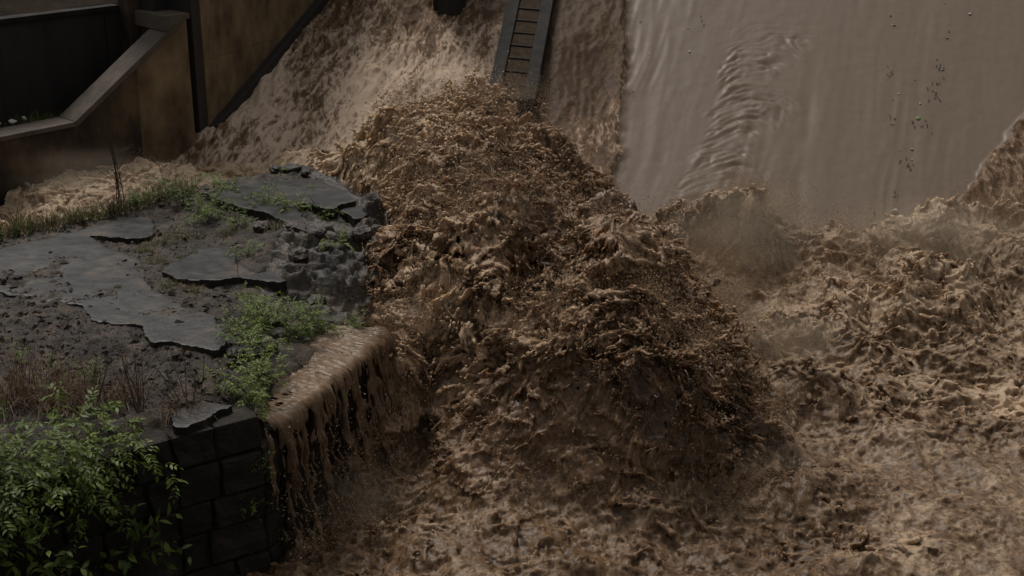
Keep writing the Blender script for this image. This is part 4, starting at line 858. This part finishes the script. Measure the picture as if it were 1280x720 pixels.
def plants():
    # the big leafy shrubs hanging over the front of the platform
    random.seed(21)
    e = lambda s, o=0.0, z=1.5: tuple(np.array(Line((-4.6, 9.95), (-2.94, 11.14))(s, o, z)))
    b0 = e(0.68, -0.2, 1.58)
    shrub('leafy_shrub', 'large bright green leafy shrub spilling over the front edge of the platform', 'shrub', b0, 60, 1.0, 0.115, droop=1.1, spread=1.0, lean=(0.2, -0.5, 0.55), singles=150, bases=[(random.uniform(-.45, .35), random.uniform(-.3, .3), random.uniform(-.1, .05)) for _ in range(14)], dens=0.85)
    b1 = e(1.3, -0.2, 1.55)
    shrub('leafy_shrub', 'green shrub at the platform corner hanging down beside the dark stone blocks', 'shrub', b1, 28, 0.85, 0.10, droop=1.4, spread=0.8, lean=(0.35, -0.45, 0.3), singles=80, bases=[(random.uniform(-.3, .22), random.uniform(-.2, .2), 0) for _ in range(10)], dens=0.9)
    b2 = e(0.25, 0.12, 1.05)
    shrub('leafy_shrub', 'dark green long leaved shrub in the lower left corner below the brown grass', 'shrub', b2, 46, 0.9, 0.12, droop=1.2, spread=1.0, lean=(0.3, -0.4, 0.4), singles=60, bases=[(random.uniform(-.4, .5), random.uniform(-.2, .2), random.uniform(-.5, .3)) for _ in range(10)], dens=0.8, compound=False)
    b3 = e(1.3, 0.12, 0.55)
    shrub('leafy_shrub', 'low broad leaved plant growing from the wall foot at the bottom of the picture', 'shrub', b3, 22, 0.55, 0.12, droop=1.0, spread=1.0, lean=(0.1, -0.5, 0.3), bases=[(random.uniform(-.5, .5), random.uniform(-.3, .3), random.uniform(-.15, .2)) for _ in range(8)], compound=False)
    # dry grass and stalks behind them
    for px, py, n, L, lab in ((20, 505, 520, 0.72, 'thick brown dry grass at the left picture edge above the leafy shrub'), (75, 505, 480, 0.72, 'bent brown dry grass between left edge and the upright dead stalks'), (150, 505, 280, 0.6, 'thin dry grass mixed with dead stalks behind the large leafy shrub'), (225, 520, 130, 0.42, 'short reddish dry grass near the platform corner')):
        tuft(lab, on(px, py, 1.56), n, L, 0.22, 0.0035, 1.3, 'dry', 'dry_grass', 'dry grass behind the shrubs', lean=(random.uniform(-.3, .3), -0.1, 0))
    for px, py, n, L, lab in ((115, 520, 7, 0.75, 'cluster of thin dead upright stalks left of the fresh green sprig'), (175, 525, 9, 0.8, 'cluster of dark dead stalks standing behind the large leafy shrub'), (235, 520, 6, 0.55, 'short dead stalks near the platform corner slab'), (60, 470, 4, 0.65, 'pale dead stalks rising from the brown grass'), (250, 505, 3, 0.5, 'thin twig leaning over the small front slab')):
        twigs(lab, on(px, py, 1.56), n, L, (random.uniform(-.2, .2), 0, 0), 0.0045, 3, 'dead_stalks', 'dead stalks behind the shrubs')
    for px, py, L, st, lab in ((120, 490, 0.33, 6, 'fresh light green sprig among the dead stalks'), (25, 460, 0.25, 3, 'small green weed at the left edge in the brown grass'), (60, 475, 0.25, 3, 'green sprig rising from the bent brown grass')):
        shrub('weed', lab, 'weed', on(px, py, 1.56), st, L, 0.05, droop=0.3, lean=(0, 0, 0.6), group='green weeds on the platform', singles=0)
    # weeds on the platform
    for px, py, z, st, L, lf, key, lab in (
        (330, 400, 1.6, 15, 0.52, 0.055, 'leaf', 'bright green bush right of the middle cement slab'),
        (318, 440, 1.56, 14, 0.42, 0.055, 'leaf', 'green bush at the right tip of the large cement slab'),
        (385, 405, 1.5, 12, 0.42, 0.05, 'leaf_pale', 'yellow green bush on the dark rock above the water ledge'),
        (375, 425, 1.45, 9, 0.30, 0.05, 'leaf', 'low green bush leaning to the water ledge'),
        (318, 495, 1.52, 16, 0.42, 0.05, 'leaf_pale', 'feathery green bush at the upper end of the overflow'),
        (335, 480, 1.48, 10, 0.36, 0.045, 'leaf_pale', 'small feathery weed touching the overflowing water'),
        (440, 412, 1.40, 10, 0.22, 0.04, 'leaf', 'little green weed beside the pale foam at the rock end'),
        (425, 335, 1.62, 7, 0.26, 0.035, 'leaf_pale', 'yellow green weed in the black rock cleft'),
        (365, 275, 1.72, 9, 0.40, 0.045, 'leaf_pale', 'sprawling weed hanging over the broken edge of the top slab'),
        (335, 265, 1.74, 7, 0.42, 0.04, 'leaf_pale', 'thin leafy weed standing on the near edge of the top slab'),
        (300, 290, 1.7, 8, 0.34, 0.04, 'leaf_pale', 'small bush under the left part of the top slab'),
        (262, 280, 1.7, 16, 0.42, 0.04, 'leaf_pale', 'spreading olive weed in the dip left of the top slab'),
        (225, 262, 1.7, 10, 0.55, 0.05, 'leaf', 'tall fresh green weed on the rear edge against the brown water'),
        (280, 250, 1.72, 6, 0.40, 0.045, 'leaf_pale', 'slender green weed at the left tip of the top slab'),
        (160, 262, 1.68, 6, 0.40, 0.04, 'leaf_pale', 'leggy weed on the rear edge left of the tall green one'),
        (410, 272, 1.76, 7, 0.20, 0.035, 'leaf_pale', 'tiny olive weed in the notch of the top slab'),
        (308, 330, 1.68, 6, 0.30, 0.04, 'leaf', 'small upright weed between the middle and top slabs')):
        shrub('weed', lab, 'weed', on(px, py, z), st, L * 1.15, lf * 1.3, key, droop=0.55, spread=0.9, lean=(0, -0.1, 0.35), group='green weeds on the platform', twig=0.003)
    for s_, o_, z, st, L, lab in ((0.62, 0.06, 0.72, 7, 0.26, 'small green plant growing from the dark stone joint'), (0.75, 0.05, 1.12, 6, 0.2, 'grassy green sprout at the top of the dark stones by the fall')):
        shrub('weed', lab, 'weed', Line((-2.94, 11.14), (-2.26, 11.60))(s_, o_, z), st, L, 0.05, 'leaf', droop=0.8, lean=(0.3, -0.6, 0.1), group='plants in the stone joints', twig=0.003, compound=False)
    # grass along the rear edge and in the broken patches
    k = 0
    where = ['at the far left end of the rear edge', 'second from the left end of the rear edge', 'third from the left end of the rear edge', 'fourth along the rear edge', 'fifth along the rear edge', 'left of the twiggy tangle on the rear edge', 'in the twiggy tangle on the rear edge', 'right of the twiggy tangle on the rear edge', 'below the leggy weed on the rear edge', 'below the tall green weed on the rear edge']
    for i, px in enumerate((5, 28, 52, 78, 102, 126, 150, 176, 202, 232)):
        tuft('green and brown grass tuft ' + where[i], on(px, 296 - px * 0.19, 1.68), 150, 0.30, 0.16, 0.0045, 0.9, 'blade', group='grass along the rear edge', mix=0.7)
    for px, py, z, lab in ((200, 305, 1.68, 'in the upper broken patch of the large slab'), (225, 300, 1.68, 'between the large slab and the olive weed'), (180, 315, 1.68, 'on the notch of the large slab'), (195, 330, 1.67, 'on the left side of the middle slab'), (215, 368, 1.63, 'in front of the middle slab on its left'), (240, 375, 1.62, 'in the brown rubble below the middle slab'), (235, 325, 1.68, 'at the upper left tip of the middle slab'), (250, 300, 1.68, 'below the spreading olive weed'), (285, 298, 1.7, 'above the middle slab'), (345, 300, 1.7, 'hanging over the black cleft')):
        tuft('low olive grass tuft ' + lab, on(px, py, z), 70, 0.17, 0.13, 0.004, 1.2, 'blade', group='grass in the broken patches', mix=0.9)
    for px, py, z, lab in ((370, 455, 1.42, 'dry root grass trailing along the top of the overflow'), (395, 440, 1.40, 'dry root grass on the far side of the overflow'), (345, 475, 1.45, 'dry grass hanging into the overflow')):
        tuft(lab, on(px, py, z), 90, 0.32, 0.10, 0.003, 1.6, 'dry', 'dry_grass', 'dry grass by the overflow', mix=0.0, lean=(0.5, -0.3, -0.3))
    x, y, z = on(150, 262, 1.68); twigs('tall bare forked twig in front of the stained wall', (x, y, z), 4, 1.15, (0.1, 0, 0), 0.008, 7)
    x, y, z = on(210, 262, 1.68); twigs('pair of leaning bare twigs before the dark slot', (x, y, z), 2, 0.7, (0.3, 0, 0), 0.005, 3)
    x, y, z = on(22, 285, 1.68); twigs('thin curved bare twig at the left end of the rear edge', (x, y, z), 2, 0.5, (0.1, 0, 0), 0.005, 2)
    x, y, z = on(140, 272, 1.68); twigs('dark twiggy tangle lying on the rear edge', (x, y, z), 14, 0.30, (0.3, -0.2, 0), 0.005, 4, 'brush_tangle')
    for px, py, lab in ((340, 262, 'thin bare twig standing on the near edge of the top slab'), (405, 262, 'bare twig leaning over the notch of the top slab'), (300, 345, 'thin bare stalk at the right end of the middle slab')):
        twigs(lab, on(px, py, 1.8), 1, 0.42, (random.uniform(-.5, .2), 0, 0), 0.004, 2)
    # strip behind the coping
    for i, s_ in enumerate((-1.6, -0.9, -0.3, 0.3, 0.8, 1.2)):
        p = TW(s_, -0.66, 1.92)
        tuft('small grass tuft behind the level coping, ' + ('leftmost', 'second from the left', 'third from the left', 'fourth from the left', 'second from the rising coping', 'nearest the rising coping')[i], p, 110, 0.20, 0.22, 0.006, 0.8, 'blade', group='grass behind the coping')
plants()

# ------------------------------------------------------------------ litter and drift on the water and behind the wall
def plain(name, c, r=0.5):
    m, nt, b = mat(name); n = nnode(nt, 'ShaderNodeTexNoise', Scale=25.0, Detail=3); v = coords(nt); nt.links.new(v, n.inputs['Vector'])
    rp = ramp(nt, [(0.3, tuple(x * 0.75 for x in c)), (0.7, c)]); nt.links.new(n.outputs[0], rp.inputs[0]); nt.links.new(rp.outputs[0], b.inputs['Base Color']); b.inputs['Roughness'].default_value = r
    return m
M['white'] = plain('white_plastic', (0.62, 0.60, 0.56)); M['green'] = plain('green_plastic', (0.15, 0.24, 0.05), 0.4); M['yellow'] = plain('yellow_plastic', (0.5, 0.38, 0.04)); M['drift'] = plain('dark_drift', (0.035, 0.026, 0.02), 0.8)
def crumple(name, r, m, flat=0.5, label='', cat='litter', group=None, loc=(0, 0, 0), n=2):
    bm = bmesh.new(); bmesh.ops.create_icosphere(bm, subdivisions=n, radius=r); sd_ = random.random() * 60
    for v in bm.verts:
        k = 1 + 0.5 * noise3(np.array([v.co.x / r + sd_]), np.array([v.co.y / r]), np.array([v.co.z / r]))[0]; v.co = (v.co.x * k * random.uniform(.8, 1.3), v.co.y * k, v.co.z * k * flat)
    me = bpy.data.meshes.new(name); bm.to_mesh(me); bm.free()
    o = link(name, me, m); o.location = loc; o.rotation_euler = (math.atan(SL) if loc[1] > 20.3 else 0, 0, random.random() * 6)
    o['label'] = label; o['category'] = cat
    if group: o['group'] = group
    return o
def on_chute(px, py):
    u, v = (px - 640) / F_PX, (360 - py) / F_PX; dy = math.cos(PITCH) + v * math.sin(PITCH); dz = -math.sin(PITCH) + v * math.cos(PITCH)
    t = (CAM_Z - chute(0)) / (SL * dy - dz); return (u * t, dy * t, chute(dy * t) + 0.012)
def litter():
    random.seed(5)
    spots = [(800,28),(860,35),(862,65),(812,67),(778,78),(780,120),(1113,20),(1118,32),(1181,5),(1212,18),(1186,40),(1184,48),(1143,100),(1123,118),(1116,125),(1124,188),(1140,187),(1093,266),(1115,32),(1170,115),(1178,88),(773,10),(775,30),(768,60),(1150,130),(1140,200)]
    for px, py in spots:
        crumple('plastic_scrap', random.uniform(0.012, 0.026), M['white'], 0.5, 'tiny white litter fleck floating on the smooth brown spillway water', 'litter', 'white litter flecks on the spillway', on_chute(px, py), 1)
    crumple('plastic_bag', 0.055, M['white'], 0.6, 'largest white scrap near the foot of the smooth spillway water', 'litter', None, on_chute(1118, 265))
    crumple('bottle_scrap', 0.04, M['green'], 0.5, 'bright green plastic piece floating on the smooth spillway water', 'litter', None, on_chute(1148, 149))
    for px, py, n, rad, lab in ((1176,88,8,.16,'dark drift wood patch in the upper debris line'),(1166,112,8,.18,'dark drift wood patch in the middle of the debris line'),(1158,158,5,.10,'dark twig scrap just below the bright green piece'),(1141,152,4,.07,'dark twig scrap left of the bright green piece'),(1133,205,7,.14,'dark drift wood patch in the lower debris line'),(1112,90,5,.10,'dark twig scrap in the short debris line left of the long one'),(1115,150,4,.08,'dark twig scrap at the lower end of the short debris line'),(790,115,4,.07,'dark drift scrap near the left edge of the smooth water'),(875,22,3,.12,'thin floating twig near the top of the smooth water'),(1092,272,3,.08,'dark twig scrap at the foot of the debris line'),(1120,240,3,.07,'small dark twig above the largest white scrap')):
        x, y, z = on_chute(px, py); t = thing('drift_wood', lab, 'drift wood', (x, y, z), 0, 'drift wood on the spillway'); t.rotation_euler = (math.atan(SL), 0, 0)
        for k in range(n):
            a = random.gauss(1.3, .5); L = rad * random.uniform(.25, .8); c = np.array((random.gauss(0, rad * .35), random.gauss(0, rad * 1.0), 0.0)); d = np.array((math.cos(a), math.sin(a), 0)) * L / 2
            v, f = tube([c - d, c + np.array((random.gauss(0, .01), random.gauss(0, .01), 0.012)), c + d], 0.007, 0.003, 5); link('twig', new_mesh('twig', v, f), M['drift'], t)
    for s_, o_, r, m, lab in ((0.15, -0.50, .04, 'yellow', 'yellow litter piece behind the level coping'), (0.62, -0.52, .045, 'white', 'largest white litter piece behind the level coping'), (0.40, -0.50, .03, 'white', 'white scrap between the yellow and the largest white litter'), (0.85, -0.6, .035, 'white', 'small white scrap right of the largest white litter'), (-0.5, -0.5, .035, 'white', 'white scrap behind the coping at the left picture edge')):
        crumple('litter_piece', r, M[m], 0.6, lab, 'litter', None, TW(s_, o_ - 0.1, 1.99))
litter()


# ------------------------------------------------------------------ soft mist hanging over the violent water
def mist(centre, radii, density, seed, tone=(0.93, 0.78, 0.60)):
    bm = bmesh.new(); bmesh.ops.create_icosphere(bm, subdivisions=3, radius=1)
    me = bpy.data.meshes.new('mist'); bm.to_mesh(me); bm.free(); o = link('mist', me, None, kind='stuff'); o.location = centre; o.scale = radii
    m = bpy.data.materials.new('water_mist'); m.use_nodes = True; nt = m.node_tree; nt.nodes.clear()
    out = nt.nodes.new('ShaderNodeOutputMaterial'); v = nt.nodes.new('ShaderNodeVolumePrincipled'); v.inputs['Color'].default_value = (*tone, 1); v.inputs['Anisotropy'].default_value = 0.1
    tc = nt.nodes.new('ShaderNodeTexCoord'); ln = nnode(nt, 'ShaderNodeVectorMath', operation='LENGTH'); nt.links.new(tc.outputs['Object'], ln.inputs[0])
    f = nnode(nt, 'ShaderNodeMapRange', interpolation_type='SMOOTHSTEP'); f.inputs['From Min'].default_value = 1.0; f.inputs['From Max'].default_value = 0.15; nt.links.new(ln.outputs['Value'], f.inputs[0])
    n = nnode(nt, 'ShaderNodeTexNoise', noise_dimensions='4D', Scale=2.2, Detail=4, Roughness=0.6, W=seed); nt.links.new(tc.outputs['Object'], n.inputs['Vector'])
    g = nnode(nt, 'ShaderNodeMapRange'); g.inputs['From Min'].default_value = 0.36; g.inputs['From Max'].default_value = 0.68; nt.links.new(n.outputs[0], g.inputs[0])
    a = nnode(nt, 'ShaderNodeMath', operation='MULTIPLY'); nt.links.new(f.outputs[0], a.inputs[0]); nt.links.new(g.outputs[0], a.inputs[1])
    b = nnode(nt, 'ShaderNodeMath', operation='MULTIPLY'); b.inputs[1].default_value = density; nt.links.new(a.outputs[0], b.inputs[0]); nt.links.new(b.outputs[0], v.inputs['Density'])
    nt.links.new(v.outputs[0], out.inputs['Volume']); me.materials.append(m)
SC.cycles.volume_step_rate = 3.0; SC.cycles.volume_preview_step_rate = 3.0
mist(at(925, 290, 1.0), (1.35, 0.95, 0.95), 1.25, 1.0)
mist(at(1160, 300, 0.85), (2.0, 0.9, 0.7), 1.1, 2.0)
mist(at(930, 560, 0.3), (0.9, 0.8, 0.45), 1.0, 3.0)
mist(at(985, 420, 0.55), (0.9, 0.8, 0.4), 1.0, 5.0)
mist(at(430, 620, 0.3), (0.7, 0.6, 0.4), 0.8, 6.0)
mist(at(120, 225, 1.3), (1.9, 0.8, 0.6), 0.55, 4.0)
